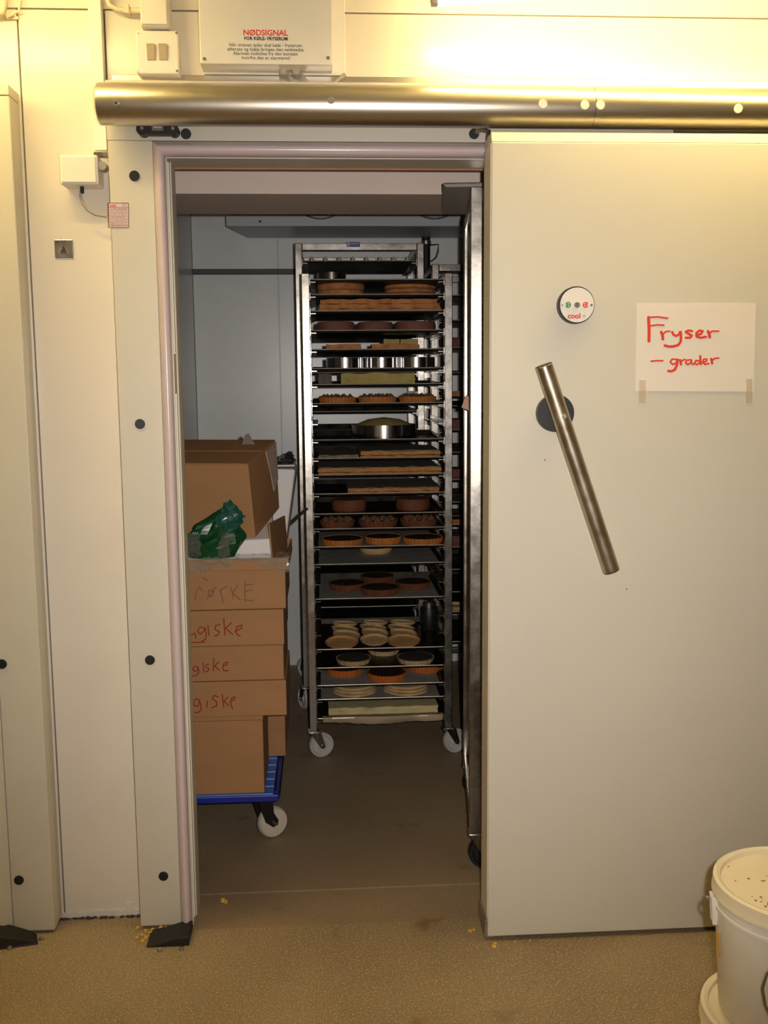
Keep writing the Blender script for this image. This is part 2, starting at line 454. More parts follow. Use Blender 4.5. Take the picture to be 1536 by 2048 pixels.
# left neighbouring door casing
t2 = struct(empty('trim_2', (-0.9, 0, 0))); t2['label'] = 'pale casing of the next freezer door beside the wall switch box'
lx = at(20, 220, CY)[0]; lz = at(20, 168, CY)[1]
MB().box(lx-0.108, lx, CY, WY, 0.008, lz-0.027).build('casing', casing_m, t2, bevel=0.003)
MB().box(lx-0.9, lx+0.0, CY-0.001, WY, lz-0.026, lz).build('casing', casing_m, t2, bevel=0.003)
A = [(lx-0.109-0.05*u, y) for u, y in sec]
MB().prism(A[::-1], 'z', 0.008, lz-0.027).build('edge_profile', casing_m, t2, smooth=True)
MB().box(lx-1.0, lx-0.16, 0.0, WY, 0.008, lz-0.03).build('door_leaf', door_m, t2, bevel=0.003)
for px, py in ((4, 1328), (38, 1760)):
    x, z = at(px, py, CY); disc(MB(), x, z, CY-0.003, CY+0.004, 0.0128).build('screw_plug', black_m, t2, bevel=0.0008)
rehome(t2)
gd2 = empty('floor_guide', (-0.87, -0.06, 0)); tag(gd2, 'black rubber door guide wedge on floor below the next door casing', 'door guide')
xa, _ = on(78, 1890); MB().hexa([(xa-0.16, -0.105, 0), (xa, -0.075, 0), (xa-0.02, -0.022, 0), (xa-0.16, -0.022, 0), (xa-0.16, -0.098, 0.055), (xa-0.012, -0.07, 0.006), (xa-0.03, -0.026, 0.012), (xa-0.16, -0.026, 0.06)]).build('wedge', rubber_m, gd2, bevel=0.003)
for px, py in ((20, 1898), (83, 1879)):
    x, y = on(px, py); MB().lathe([(0, 0.009), (0.006, 0.007), (0.007, 0)], 10, Matrix.Translation((x, y, 0))).build('bolt', steel_m, gd2, smooth=True)
rehome(gd2)

# ------------------------------------------------------------------ sliding door leaf
dr = struct(empty('door_1', (0.9, DY0, 0))); dr['label'] = 'wide pale sliding freezer door pushed half open to the right'
dxl = at(980, 1000, DY0)[0]; dzt = at(1100, 284, DY0)[1]; dzb = 0.013; dxr = 1.62
ztop = at(1100, 261, DY1)[1]
MB().box(dxl, dxr, DY0, DY1-0.012, dzb, dzt).build('leaf', door_m, dr, bevel=0.003)
MB().hexa([(dxl, DY0+0.002, dzt+0.0005), (dxr, DY0+0.002, dzt+0.0005), (dxr, DY1-0.012, dzt+0.0005), (dxl, DY1-0.012, dzt+0.0005), (dxl, DY0+0.012, dzt+0.025), (dxr, DY0+0.012, dzt+0.025), (dxr, DY1-0.012, dzt+0.025), (dxl, DY1-0.012, dzt+0.025)]).build('top_edge_strip', door_m, dr, bevel=0.002)
MB().box(dxl-0.002, dxl+0.012, DY0+0.006, DY1-0.014, 0.06, dzt-0.002).build('edge_strip', gasket_m, dr, bevel=0.001)
MB().box(dxl+0.004, dxl+0.05, DY1-0.014, DY1, 0.03, dzt-0.01).build('gasket', rubber_m, dr, bevel=0.003)
MB().box(dxl+0.06, dxr-0.02, DY0+0.02, DY1-0.02, 0.004, dzb+0.001).build('bottom_sweep', rubber_m, dr)
MB().box(dxl-0.006, dxl+0.02, DY0+0.01, DY1, 0.003, 0.055).build('corner_cap', mat('zinc', (150, 140, 132), 0.5, 0.4, var=0.3, scale=30), dr, bevel=0.002)
# top-left hook bracket
x, z = at(966, 268, -0.05)
MB().tube([(x-0.016, -0.045, z+0.006), (x-0.004, -0.06, z+0.008), (x+0.010, -0.075, z), (x+0.008, -0.08, z-0.02)], 0.006, 8).build('hook', steel_m, dr, smooth=True)
# handle: black rose, bar, pivot screw
hx, hz = at(1108, 826, DY0)
disc(MB(), hx, hz, DY0-0.018, DY0+0.002, 0.046, 40).build('handle_rose', black_m, dr, smooth=True)
ha = at(1088, 731, DY0-0.075); hb = at(1223, 1141, DY0-0.055)
pa = Vector((ha[0], DY0-0.075, ha[1])); pb = Vector((hb[0], DY0-0.055, hb[1]))
bar = MB(); bar.cyl(pa, pb, 0.0205, 32)
hbar = bar.build('handle_bar', mat('worn_handle_steel', (190, 180, 162), 0.36, 1.0, var=0.18, scale=18, rvar=0.08), dr, smooth=True, bevel=0.001)
piv = pa.lerp(pb, 0.24)
MB().cyl(piv+Vector((0, 0.0, 0)), (hx+0.004, DY0-0.005, hz), 0.014, 20).build('handle_stem', black_m, dr, smooth=True)
MB().cyl(piv+Vector((0.004, -0.018, 0)), piv+Vector((0.004, -0.023, 0)), 0.006, 16).build('handle_screw', steel_m, dr, smooth=True, bevel=0.0008)
MB().cyl(pb, pb+(pb-pa).normalized()*0.002, 0.0195, 24).build('handle_end_cap', black_m, dr)
MB().cyl(pa, pa-(pb-pa).normalized()*0.002, 0.0195, 24).build('handle_end_cap', black_m, dr)
# round switch with key knob and arrows
bx, bz = at(1153, 610, DY0-0.02)
disc(MB(), bx, bz, DY0-0.020, DY0+0.002, 0.0445, 44).build('switch_body', black_m, dr, smooth=True)
disc(MB(), bx+0.001, bz, DY0-0.0225, DY0-0.019, 0.0415, 44).build('switch_face', whitepl_m, dr, smooth=True)
fy = DY0-0.0228
disc(MB(), bx, bz, fy-0.006, fy+0.001, 0.0072, 24).build('switch_key_knob', steel_m, dr, smooth=True, bevel=0.0008)
MB().box(bx-0.001, bx+0.001, fy-0.0066, fy-0.005, bz-0.005, bz+0.005).build('switch_key_slot', ink_m, dr)
for sgn, mm in ((-1, greenink_m), (1, redink_m)):
    ox = bx+sgn*0.0215
    mb = MB()
    for k in range(20):     # ring
        a0, a1 = 2*PI*k/24+(0.5 if sgn > 0 else PI+0.5), 2*PI*(k+1)/24+(0.5 if sgn > 0 else PI+0.5)
        mb.ribbon([(ox+0.0058*math.cos(a0), bz+0.0058*math.sin(a0)), (ox+0.0058*math.cos(a1), bz+0.0058*math.sin(a1))], 0.0026, fy)
    mb.ribbon([(ox-sgn*0.004, bz), (ox+sgn*0.003, bz)], 0.0026, fy)
    mb.ribbon([(ox+sgn*0.001, bz+0.0032), (ox+sgn*0.0036, bz), (ox+sgn*0.001, bz-0.0032)], 0.0022, fy)
    mb.build('switch_arrow', mm, dr)
    disc(MB(), bx+sgn*0.036, bz-0.0005, fy-0.001, fy+0.001, 0.0028, 14).build('switch_screw', steel_m, dr)
text('cool', 0.0175, bx-0.006, bz-0.0265, fy, redink_m, 'switch_lettering', dr, bold=0.0005, sx=1.05)
fk = MB()
for k in range(3):
    a = PI/3*k+PI/2; fk.ribbon([(bx+0.0185-0.0042*math.cos(a), bz-0.0265-0.0042*math.sin(a)), (bx+0.0185+0.0042*math.cos(a), bz-0.0265+0.0042*math.sin(a))], 0.0012, fy)
fk.build('switch_snowflake', greyink_m, dr)
# small chips in the paint
for px, py in ((1090, 920), (1253, 1178), (1095, 842)):
    x, z = at(px, py, DY0); disc(MB(), x, z, DY0-0.0006, DY0+0.001, 0.002, 8).build('paint_chip', mat('chip', (120, 108, 92), 0.8), dr)
rehome(dr)
# handwritten notice
pc = [at(1273, 607, DY0), at(1511, 607, DY0), at(1507, 783, DY0), at(1270, 782, DY0)]
ns = tag(MB().prism(pc, 'y', DY0-0.0016, DY0-0.0002).build('notice', paper_m), 'white paper notice with red handwriting Fryser grader on sliding door', 'notice')
for (a, b, c, d) in ((1278, 760, 1291, 806), (1492, 758, 1504, 806)):
    MB().prism([at(a, b, DY0), at(c, b, DY0), at(c, d, DY0), at(a, d, DY0)], 'y', DY0-0.0024, DY0-0.0001).build('tape_strip', tape_m, ns)
zf = 1000.0/ 2.8657
def zpx(q): return [(1000+x/2.8657, 520+y/2.8657) for x, y in q]
W1, W2 = 0.0058, 0.0042
st = [([(850, 328), (853, 400), (852, 466)], 0.0078), ([(845, 330), (900, 326), (960, 334)], W2), ([(855, 378), (900, 372), (938, 374)], W2),
      ([(922, 412), (930, 432), (932, 455)], 0.0072), ([(930, 430), (945, 412), (972, 408)], W2),
      ([(985, 412), (992, 428), (1008, 436), (1022, 428), (1030, 412)], W1), ([(1033, 412), (1036, 440), (1034, 468), (1020, 488), (990, 496), (962, 496), (942, 490)], 0.0066),
      ([(1100, 408), (1078, 404), (1062, 412), (1080, 424), (1098, 434), (1088, 446), (1062, 446)], W1),
      ([(1122, 432), (1150, 424), (1160, 408), (1142, 404), (1124, 418), (1126, 440), (1150, 446), (1180, 440)], W1),
      ([(1190, 408), (1198, 426), (1200, 444)], 0.0072), ([(1198, 424), (1212, 408), (1252, 408)], W2),
      ([(864, 580), (900, 577), (932, 578)], W2),
      ([(1012, 570), (985, 568), (974, 584), (990, 600), (1010, 588), (1016, 572)], W2), ([(1016, 570), (1012, 604), (1000, 630), (980, 638), (962, 636)], 0.0066),
      ([(1030, 572), (1034, 590), (1036, 600)], W1), ([(1034, 586), (1046, 574), (1062, 570)], W2),
      ([(1092, 572), (1070, 574), (1062, 590), (1076, 600), (1092, 588), (1096, 572), (1096, 592), (1108, 600)], W2),
      ([(1142, 580), (1122, 576), (1112, 590), (1126, 600), (1142, 590)], W2), ([(1146, 550), (1146, 575), (1150, 598)], W1),
      ([(1160, 588), (1182, 580), (1184, 568), (1166, 568), (1160, 586), (1172, 598), (1196, 594)], W2), ([(1208, 566), (1212, 580), (1214, 594)], 0.006), ([(1212, 578), (1228, 564), (1252, 562)], W2)]
for word in (st[:11], st[11:12], st[12:]):
    hw = MB()
    for pts, wd in word: hw.ribbon([at(px, py, DY0) for px, py in zpx(pts)], wd, DY0-0.0016)
    hw.build('handwriting', redink_m, ns)

# ------------------------------------------------------------------ rail cover tube
ra = at(196, 211, -0.10); rb = at(1182, 213, -0.10)
rz = (ra[1]+rb[1])/2; RR = 0.0475; RY = -0.10
rl = empty('door_rail', (0.5, WY, rz)); tag(rl, 'long round brushed steel rail cover above the sliding door', 'rail')
xj = rb[0]
M0 = Matrix.Translation((ra[0], RY, rz)) @ Matrix.Rotation(PI/2, 4, 'Y')
MB().lathe([(0, 0), (RR-0.006, 0), (RR-0.001, 0.003), (RR, 0.008), (RR, xj-ra[0]-0.0006)], 56, M0).build('cover_tube', rail_m, rl, smooth=True)
M1 = Matrix.Translation((xj+0.0006, RY, rz)) @ Matrix.Rotation(PI/2, 4, 'Y')
MB().lathe([(RR-0.003, 0), (RR, 0.0), (RR, 2.5-xj), (0, 2.5-xj)], 56, M1).build('cover_tube', rail_m, rl, smooth=True)
z0 = at(600, 156, WY)[1]
MB().box(cx0+0.005, 2.5, WY-0.018, WY, rz-0.02, z0).build('back_rail', rail_m, rl, bevel=0.002)
MB().box(cx0+0.005, 2.5, RY, WY-0.01, rz-0.012, rz+0.012).build('rail_web', steel_m, rl)
bs = at(1104, 165, 0.02)
for px in (1027, 1105):
    x = at(px, 166, 0.02)[0]; MB().box(x-0.006, x+0.006, -0.06, WY-0.018, rz+0.026, rz+0.05).build('rail_clip', steel_m, rl)
for px, py, mm, r in ((232, 206, steel_m, 0.0075), (662, 200, mat('grey_cap', (150, 144, 138), 0.4), 0.009), (1086, 208, tape_m, 0.0115), (1170, 210, tape_m, 0.0115), (1201, 210, tape_m, 0.0115), (1477, 217, tape_m, 0.0115)):
    x, z = at(px, py, RY-RR); a = math.asin(max(-.9, min(.9, (z-rz)/RR)))
    nrm = Vector((0, -math.cos(a), math.sin(a))); p = Vector((x, RY, rz))+nrm*(RR-0.003)
    mb = MB(); mb.cyl(p, p+nrm*0.006, r, 22, r*0.85)
    cp = mb.build('cap', whitepl_m if mm is tape_m else mm, rl, smooth=True)
    if mm is steel_m: MB().cyl(p+nrm*0.006, p+nrm*0.0065, 0.003, 6).build('cap_socket', black_m, rl)
rehome(rl)
# black stop roller under the tube
x0, z = at(275, 260, CY-0.02); x1, _ = at(358, 260, CY-0.02)
sr = empty('door_stop', ((x0+x1)/2, CY, z)); tag(sr, 'black roller stop bracket with small label under left end of rail', 'bracket')
MB().box(x0+0.015, x1-0.015, CY-0.03, CY, z-0.011, z+0.02).build('bracket', black_m, sr, bevel=0.002)
for q in (x0+0.013, x1-0.013):
    disc(MB(), q, z-0.001, CY-0.034, CY, 0.0135, 24).build('roller', black_m, sr, smooth=True)
    disc(MB(), q, z+0.001, CY-0.036, CY-0.033, 0.004, 12).build('roller_pin', steel_m, sr)
MB().box((x0+x1)/2-0.014, (x0+x1)/2+0.014, CY-0.0308, CY-0.0295, z-0.004, z+0.012).build('label_plate', mat('dull_label', (110, 106, 100), 0.5), sr)
MB().box((x0+x1)/2-0.010, (x0+x1)/2+0.010, CY-0.0312, CY-0.0307, z+0.002, z+0.006).build('label_line', greyink_m, sr)
rehome(sr)

# ------------------------------------------------------------------ things on the wall
# alarm box
ax0, az = at(400, 127, -0.03); ax1, _ = at(665, 124, -0.03)
al = empty('alarm_box', ((ax0+ax1)/2, WY, az)); tag(al, 'white emergency alarm box with red NØDSIGNAL lettering mounted above the rail', 'alarm box')
MB().box(ax0+0.002, ax1+0.034, WY-0.02, WY, az-0.004, ZC-0.06).build('back_plate', whitepl_m, al, bevel=0.002)
MB().box(ax0, ax1, -0.03, WY-0.015, az, ZC-0.07).build('cover', whitepl_m, al, bevel=0.003)
fy = -0.0302
def tx(s, px, py, hpx, m, bold=0.0, sx=1.0):
    x, z = at(px, py, fy); text(s, hpx, x, z, fy, m, 'lettering', al, bold=bold, sx=sx)
tx('NØDSIGNAL', 531, 66, 0.0185, redink_m, 0.0004, 1.02)
tx('FOR KØLE- FRYSERUM', 532, 77.5, 0.0108, ink_m, 0.0003, 0.98)
tx('Når sirenen lyder skal køle - fryserum', 531, 90.5, 0.0112, ink_m, 0, 1.02)
tx('efterses og hjælp bringes den nødstedte.', 532, 99, 0.0112, ink_m, 0, 1.02)
tx('Alarmen nulstilles fra den kontakt', 531, 107.5, 0.0112, ink_m, 0, 1.02)
tx('hvorfra den er alarmeret!', 532, 116, 0.0112, ink_m, 0, 1.02)
for px, py in ((409, 118), (656, 116)):
    x, z = at(px, py, fy); disc(MB(), x, z, fy-0.002, fy+0.002, 0.0042, 16).build('screw', steel_m, al)
for k, px in enumerate((567, 592)):
    x, z = at(px, 138, 0.02)
    MB().cyl((x, 0.018, az-0.012), (x, 0.018, az+0.004), 0.011, 18).build('cable_gland', mat('gland', (196, 186, 166), 0.5), al, smooth=True)
    pts = []
    q = [at(px, 136, 0.018), at(px+10, 150, 0.016), at(px+24, 163, 0.0), at(px+40 if k else px+44, 168 if k else 176, -0.005), at(660 if k else px+60, 166 if k else 190, 0.01)] + ([at(690, 150, 0.04)] if k else [])
    ys = [0.018, 0.014, 0.012, 0.018, 0.026, 0.036]
    base = [Vector((a, yy, b)) for (a, b), yy in zip(q, ys)]
    for i in range(len(base)-1):
        p0, p1, p2, p3 = base[max(i-1, 0)], base[i], base[i+1], base[min(i+2, len(base)-1)]
        for s_ in range(6):
            t = s_/6; pts.append(0.5*((2*p1)+(p2-p0)*t+(2*p0-5*p1+4*p2-p3)*t*t+(3*p1-p0-3*p2+p3)*t**3))
    pts.append(base[-1])
    MB().tube(pts, 0.0048, 10).build('cable', cable_m, al, smooth=True)
rehome(al)
# double switch plate
sx0, sz1 = at(270, 60, 0.02); sx1, sz0 = at(359, 148, 0.02)
sp = empty('light_switch', ((sx0+sx1)/2, WY, sz0)); tag(sp, 'square white double rocker light switch left of the alarm box', 'light switch')
MB().box(sx0, sx1, 0.02, WY, sz0, sz1).build('housing', whitepl_m, sp, bevel=0.004)
for px in (302, 326):
    a, b = at(px-9, 88, 0.018); c, d = at(px+9, 120, 0.018)
    MB().hexa([(a, 0.017, d), (c, 0.017, d), (c, 0.021, d), (a, 0.021, d), (a, 0.012, b), (c, 0.012, b), (c, 0.021, b), (a, 0.021, b)]).build('rocker', mat('switch_rocker', (176, 160, 132), 0.35), sp, bevel=0.001)
for px, py in ((276, 67), (353, 66), (276, 143), (354, 142)):
    x, z = at(px, py, 0.02); disc(MB(), x, z, 0.0185, 0.021, 0.003, 12).build('screw', steel_m, sp)
rehome(sp)
# junction box over it with conduit
jx0, jz = at(281, 52, 0.0); jx1, _ = at(338, 52, 0.0)
jb = empty('junction_box', ((jx0+jx1)/2, WY, jz)); tag(jb, 'white junction box with conduit directly above the double light switch', 'junction box')
MB().box(jx0, jx1, 0.0, WY, jz, jz+0.085).build('housing', whitepl_m, jb, bevel=0.004)
MB().box(jx0+0.003, jx1-0.003, -0.006, 0.001, jz+0.003, jz+0.082).build('lid', whitepl_m, jb, bevel=0.002)
q = [at(212, -40, 0.03), at(213, -8, 0.03), at(218, 8, 0.03), at(232, 17, 0.03), at(255, 20, 0.03), at(284, 20, 0.03)]
MB().tube([(a, 0.035, b) for a, b in q], 0.007, 10).build('conduit', copper_m, jb, smooth=True)
x, z = at(254, 19, 0.03); MB().box(x-0.006, x+0.006, 0.022, WY, z-0.010, z+0.012).build('conduit_clip', copper_m, jb, bevel=0.001)
rehome(jb)
# pipe stub far left
q = [at(7, -40, 0.03), at(7, 8, 0.03), at(4, 22, 0.03), at(-20, 28, 0.03)]
pp = empty('wall_pipe', (q[1][0], WY, q[1][1])); tag(pp, 'bent cream painted pipe high on wall above the next door casing', 'pipe')
MB().tube([(a, 0.035, b) for a, b in q], 0.009, 10).build('pipe', copper_m, pp, smooth=True)
q = [at(38, -40, 0.04), at(40, 4, 0.04), at(36, 20, 0.04), at(12, 34, 0.04)]
MB().tube([(a, 0.045, b) for a, b in q], 0.003, 8).build('thin_wire', copper_m, pp, smooth=True)
x, z = at(22, 34, 0.05); MB().box(x-0.016, x+0.016, 0.053, WY, z-0.004, z+0.003).build('wall_clip', copper_m, pp)
rehome(pp)
# vertical trunking
kx0, _ = at(181, 150, 0.03); kx1, _ = at(207, 150, 0.03); _, kz = at(200, 300, 0.03)
tk = tag(MB().box(kx0, kx1, 0.032, WY, kz, ZC).build('cable_trunking', whitepl_m, bevel=0.002), 'narrow vertical white cable trunking running up beside the casing', 'trunking')
# sensor box with cable
gx0, gz1 = at(118, 309, -0.01); gx1, gz0 = at(197, 369, -0.01)
sb = empty('sensor_box', ((gx0+gx1)/2, WY, gz0)); tag(sb, 'small cream plastic sensor box with curved cable beside the door casing', 'sensor box')
MB().box(gx0, gx1, -0.01, WY, gz0, gz1).build('housing', whitepl_m, sb, bevel=0.004)
MB().box(gx0+0.004, gx1-0.004, -0.014, -0.009, gz0+0.004, gz1-0.004).build('lid', whitepl_m, sb, bevel=0.003)
bx0, bz0 = at(196, 330, 0.0); bx1, bz1 = at(209, 303, 0.0)
MB().box(bx0-0.01, cx0+0.002, 0.0, 0.02, bz1-0.012, bz1).build('bracket', steel_m, sb, bevel=0.001)
MB().cyl((bx1-0.007, -0.004, bz0-0.002), (bx1-0.007, 0.03, bz0-0.002), 0.011, 16).build('cam', mat('grey_cap', (150, 144, 138), 0.4), sb, smooth=True)
gx, gz = at(162, 372, 0.01)
MB().cyl((gx, 0.02, gz+0.004), (gx, 0.02, gz-0.016), 0.0048, 12).build('cable_boot', black_m, sb, smooth=True)
q = [at(162, 382, .02), at(162, 394, .02), at(167, 408, .02), at(176, 420, .02), at(190, 429, .02), at(213, 433, .02)]
MB().tube([(a, 0.02, b) for a, b in q], 0.0032, 10).build('cable', cable_m, sb, smooth=True)
rehome(sb)
# steel key plate; raised triangle coloured dark brown in place of a cut opening
qx0, qz1 = at(108, 479, WY-0.004); qx1, qz0 = at(147, 516, WY-0.004)
kp = tag(MB().box(qx0, qx1, WY-0.004, WY, qz0, qz1).build('key_plate', steel_m, bevel=0.0015), 'small square steel plate with dark brown triangle on the cream wall', 'wall plate')
mx = (qx0+qx1)/2; mz = (qz0+qz1)/2
MB().prism([(mx-0.0115, mz-0.013), (mx+0.0125, mz-0.013), (mx+0.002, mz+0.013)], 'y', WY-0.0075, WY-0.003).build('triangle_frame', steel_m, kp, bevel=0.0008)
MB().prism([(mx-0.0085, mz-0.0108), (mx+0.008, mz-0.0108), (mx+0.0005, mz+0.009)], 'y', WY-0.0079, WY-0.005).build('triangle_dark_fill', mat('dark_brown_fill', (60, 44, 32), 0.7), kp)
# rating sticker on the casing
s0 = at(217, 406, CY); s1_ = at(257, 406, CY); s2 = at(257, 455, CY); s3 = at(218, 455, CY)
sk = tag(MB().prism([s0, s1_, s2, s3], 'y', CY-0.0008, CY+0.0002).build('rating_sticker', mat('pink_white_sticker', (216, 196, 190), 0.5)), 'small red lined white rating sticker on grey door casing', 'sticker')
mb = MB()
for py in (414.5, 420, 426, 432, 438, 444, 450):
    mb.ribbon([at(217.5, py, CY), at(256.5, py, CY)], 0.0007, CY-0.0008)
for a, b in ((s0, s1_), (s1_, s2), (s2, s3), (s3, s0)): mb.ribbon([a, b], 0.0012, CY-0.0008)
mb.build('ruled_lines', mat('maroon_ink', (130, 50, 60), 0.6), sk)
x, z = at(226, 411, CY); text('cool', 0.0085, x, z, CY-0.0009, redink_m, 'lettering', sk, bold=0.0003)
mb = MB(); rnd = random.Random(5)
for py in (408, 412, 417.5, 423, 429, 435, 441, 447, 452):
    px = 222 if py > 415 else 245
    while px < 253:
        q = px+rnd.uniform(2, 7); mb.ribbon([at(px, py, CY), at(min(q, 254), py, CY)], 0.0008, CY-0.0008); px = q+rnd.uniform(1, 3)
mb.build('fine_print', mat('maroon_ink', (130, 50, 60), 0.6), sk)

# ------------------------------------------------------------------ fluorescent lamps (each holds its own light)
def lamp(a, b, label, sfx=''):
    a = Vector(a); b = Vector(b); d = (b-a).normalized()
    t = empty('fluorescent_lamp'+sfx, (a+b)/2+Vector((0, 0, ZC-a.z))); tag(t, label, 'lamp')
    sd = Vector((-d.y, d.x, 0))
    pts = [a-d*0.03-sd*0.03, b+d*0.03-sd*0.03, b+d*0.03+sd*0.03, a-d*0.03+sd*0.03]
    MB().prism([(p.x, p.y) for p in pts], 'z', a.z+0.03, ZC).build('housing', whitepl_m, t, bevel=0.003)
    MB().cyl(a, b, 0.013, 18).build('tube'+sfx, lamp_m, t, smooth=True)
    for p, q in ((a, -1), (b, 1)):
        MB().cyl(p-d*0.012*q*-1, p+d*0.012*q*-1+d*0.024*q, 0.0145, 18).build('end_cap', steel_m, t, smooth=True)
        MB().box(p.x+d.x*q*0.016-0.008, p.x+d.x*q*0.016+0.008, p.y-0.01, p.y+0.01, a.z-0.012, a.z+0.032).build('lamp_holder', mat('grey_cap', (150, 144, 138), 0.4), t, bevel=0.002)
    rehome(t)
    return t


lamp((0.295, -0.14, 2.35), (1.45, -0.43, 2.35), 'lit fluorescent tube lamp on ceiling over the sliding door')
lamp((-0.56, -0.40, 2.42), (-1.76, -0.40, 2.42), 'lit fluorescent tube lamp on ceiling over the next door casing', '_offscreen')

# ------------------------------------------------------------------ freezer fittings
ez = at(460, 452, 2.1)[1]; ex0 = at(452, 440, 2.1)[0]
ev = empty('evaporator', (0.3, FAR, ez)); tag(ev, 'white ceiling cooling unit with round fans above the racks', 'cooling unit')
ex1 = 0.95
MB().box(ex0+0.012, ex1, 2.115, FAR-0.02, ez+0.05, ZC).build('housing', alu_m, ev, bevel=0.003)
MB().box(ex0, ex1+0.01, 2.10, 2.116, ez, ez+0.049).build('drip_tray_front', alu_m, ev, bevel=0.002)
MB().hexa([(ex0+0.0, 2.116, ez), (ex1, 2.116, ez), (ex1, FAR-0.03, ez), (ex0+0.07, FAR-0.03, ez), (ex0, 2.116, ez+0.02), (ex1, 2.116, ez+0.02), (ex1, FAR-0.03, ez+0.02), (ex0+0.07, FAR-0.03, ez+0.02)]).build('drip_tray', alu_m, ev)
x, z = at(520, 443, 2.1); disc(MB(), x, z, 2.097, 2.101, 0.006, 12).build('screw', black_m, ev)
for px in (641, 870):
    fx, fz = at(px, 438, 2.08); r = 0.145; fz += r
    MB().lathe([(r, 0), (r, 0.03), (r-0.01, 0.03), (r-0.012, 0)], 40, Matrix.Translation((fx, 2.115, fz)) @ Matrix.Rotation(PI/2, 4, 'X')).build('fan_ring', mat('grey_fan_ring', (84, 86, 92), 0.5), ev, smooth=True)
    gm = MB()
    for k in range(9):
        rr = r*(k+1)/9.5
        gm.lathe([(rr-0.0015, 0.03), (rr+0.0015, 0.03), (rr+0.0015, 0.033), (rr-0.0015, 0.033)], 32, Matrix.Translation((fx, 2.115, fz)) @ Matrix.Rotation(PI/2, 4, 'X'), closed=True)
    for k in range(12):
        a = 2*PI*k/12; gm.box(-0.001, 0.001, 0, 0.001, 0, 0.001)
        gm.tube([(fx, 2.084, fz), (fx+r*math.cos(a), 2.084, fz+r*math.sin(a))], 0.0014, 5)
    gm.build('fan_grille', grill_m, ev)
    MB().lathe([(0, 0), (r-0.015, 0), (r-0.015, 0.004), (0, 0.004)], 32, Matrix.Translation((fx, 2.1145, fz)) @ Matrix.Rotation(PI/2, 4, 'X')).build('fan_disc', black_m, ev)
rehome(ev)
# bumper rail on the back wall
r0 = at(385, 537, FAR-0.02); r1 = at(385, 549, FAR-0.02)
tag(MB().prism([(FAR, r1[1]), (FAR-0.02, r1[1]+0.003), (FAR-0.02, r0[1]-0.003), (FAR, r0[1])], 'x', XL+0.004, XR-0.01).build('bumper_rail', dkgrey_m, bevel=0.002), 'dark grey horizontal bumper rail along the freezer back wall', 'rail')
# drain pipe and cable by the unit
x, z = at(852, 474, FAR-0.06); _, z2 = at(852, 527, FAR-0.06)
dp = empty('drain_pipe', (x, FAR, z2)); tag(dp, 'black insulated drain pipe with looped cable below the cooling unit', 'pipe')
MB().cyl((x, FAR-0.06, ez-0.0005), (x, FAR-0.06, z2-0.25), 0.021, 18).build('pipe', rubber_m, dp, smooth=True)
MB().lathe([(0.022, 0), (0.026, 0.004), (0.026, 0.02), (0.022, 0.024)], 18, Matrix.Translation((x, FAR-0.06, ez-0.04))).build('collar', steel_m, dp, smooth=True)
q = [at(860, 490, 2.44), at(877, 489, 2.44), at(876, 503, 2.44), at(872, 515, 2.44), at(864, 522, 2.44), at(850, 523, 2.44)]
MB().tube([(a, 2.44, b) for a, b in q], 0.004, 8).build('cable', black_m, dp, smooth=True)
rehome(dp)


# ------------------------------------------------------------------ trolleys
def caster(root, x, y, r=0.05, m=wheel_m, ang=0.3, fork_h=0.105):
    c, s = math.cos(ang), math.sin(ang)
    M = Matrix.Translation((x+c*0.03, y+s*0.03, r)) @ Matrix.Rotation(ang, 4, 'Z') @ Matrix.Rotation(PI/2, 4, 'X')
    wd = 0.014
    wh = MB().lathe([(0, -wd), (r*0.3, -wd), (r*0.36, -wd*0.6), (r*0.72, -wd*0.6), (r*0.8, -wd), (r*0.95, -wd), (r, -wd*0.6), (r, wd*0.6), (r*0.95, wd), (r*0.8, wd), (r*0.72, wd*0.6), (r*0.36, wd*0.6), (r*0.3, wd), (0, wd)], 28, M).build('wheel', m, root, smooth=True)
    fk = MB()
    for sg in (-1, 1):
        M2 = Matrix.Translation((x, y, 0)) @ Matrix.Rotation(ang, 4, 'Z')
        o = sg*0.019
        poly = [(-0.02, fork_h), (0.024, fork_h), (0.042, r-0.006), (0.034, r-0.014), (0.022, r-0.008)]
        vs = [M2 @ Vector((a, o-0.0015, b)) for a, b in poly]+[M2 @ Vector((a, o+0.0015, b)) for a, b in poly]
        n_ = 5
        fk.add(vs, [tuple(range(n_)), tuple(range(2*n_-1, n_-1, -1))]+[(i, i+n_, (i+1) % n_+n_, (i+1) % n_) for i in range(n_)])
    fk.box(x-0.02, x+0.02, y-0.02, y+0.02, fork_h-0.003, fork_h+0.004)
    fk.build('caster_fork', steel_m, root)
    ax = MB(); p = M @ Vector((0, 0, -0.022)); q = M @ Vector((0, 0, 0.022)); ax.cyl(p, q, 0.005, 10).build('axle', steel_m, wh)
    return wh


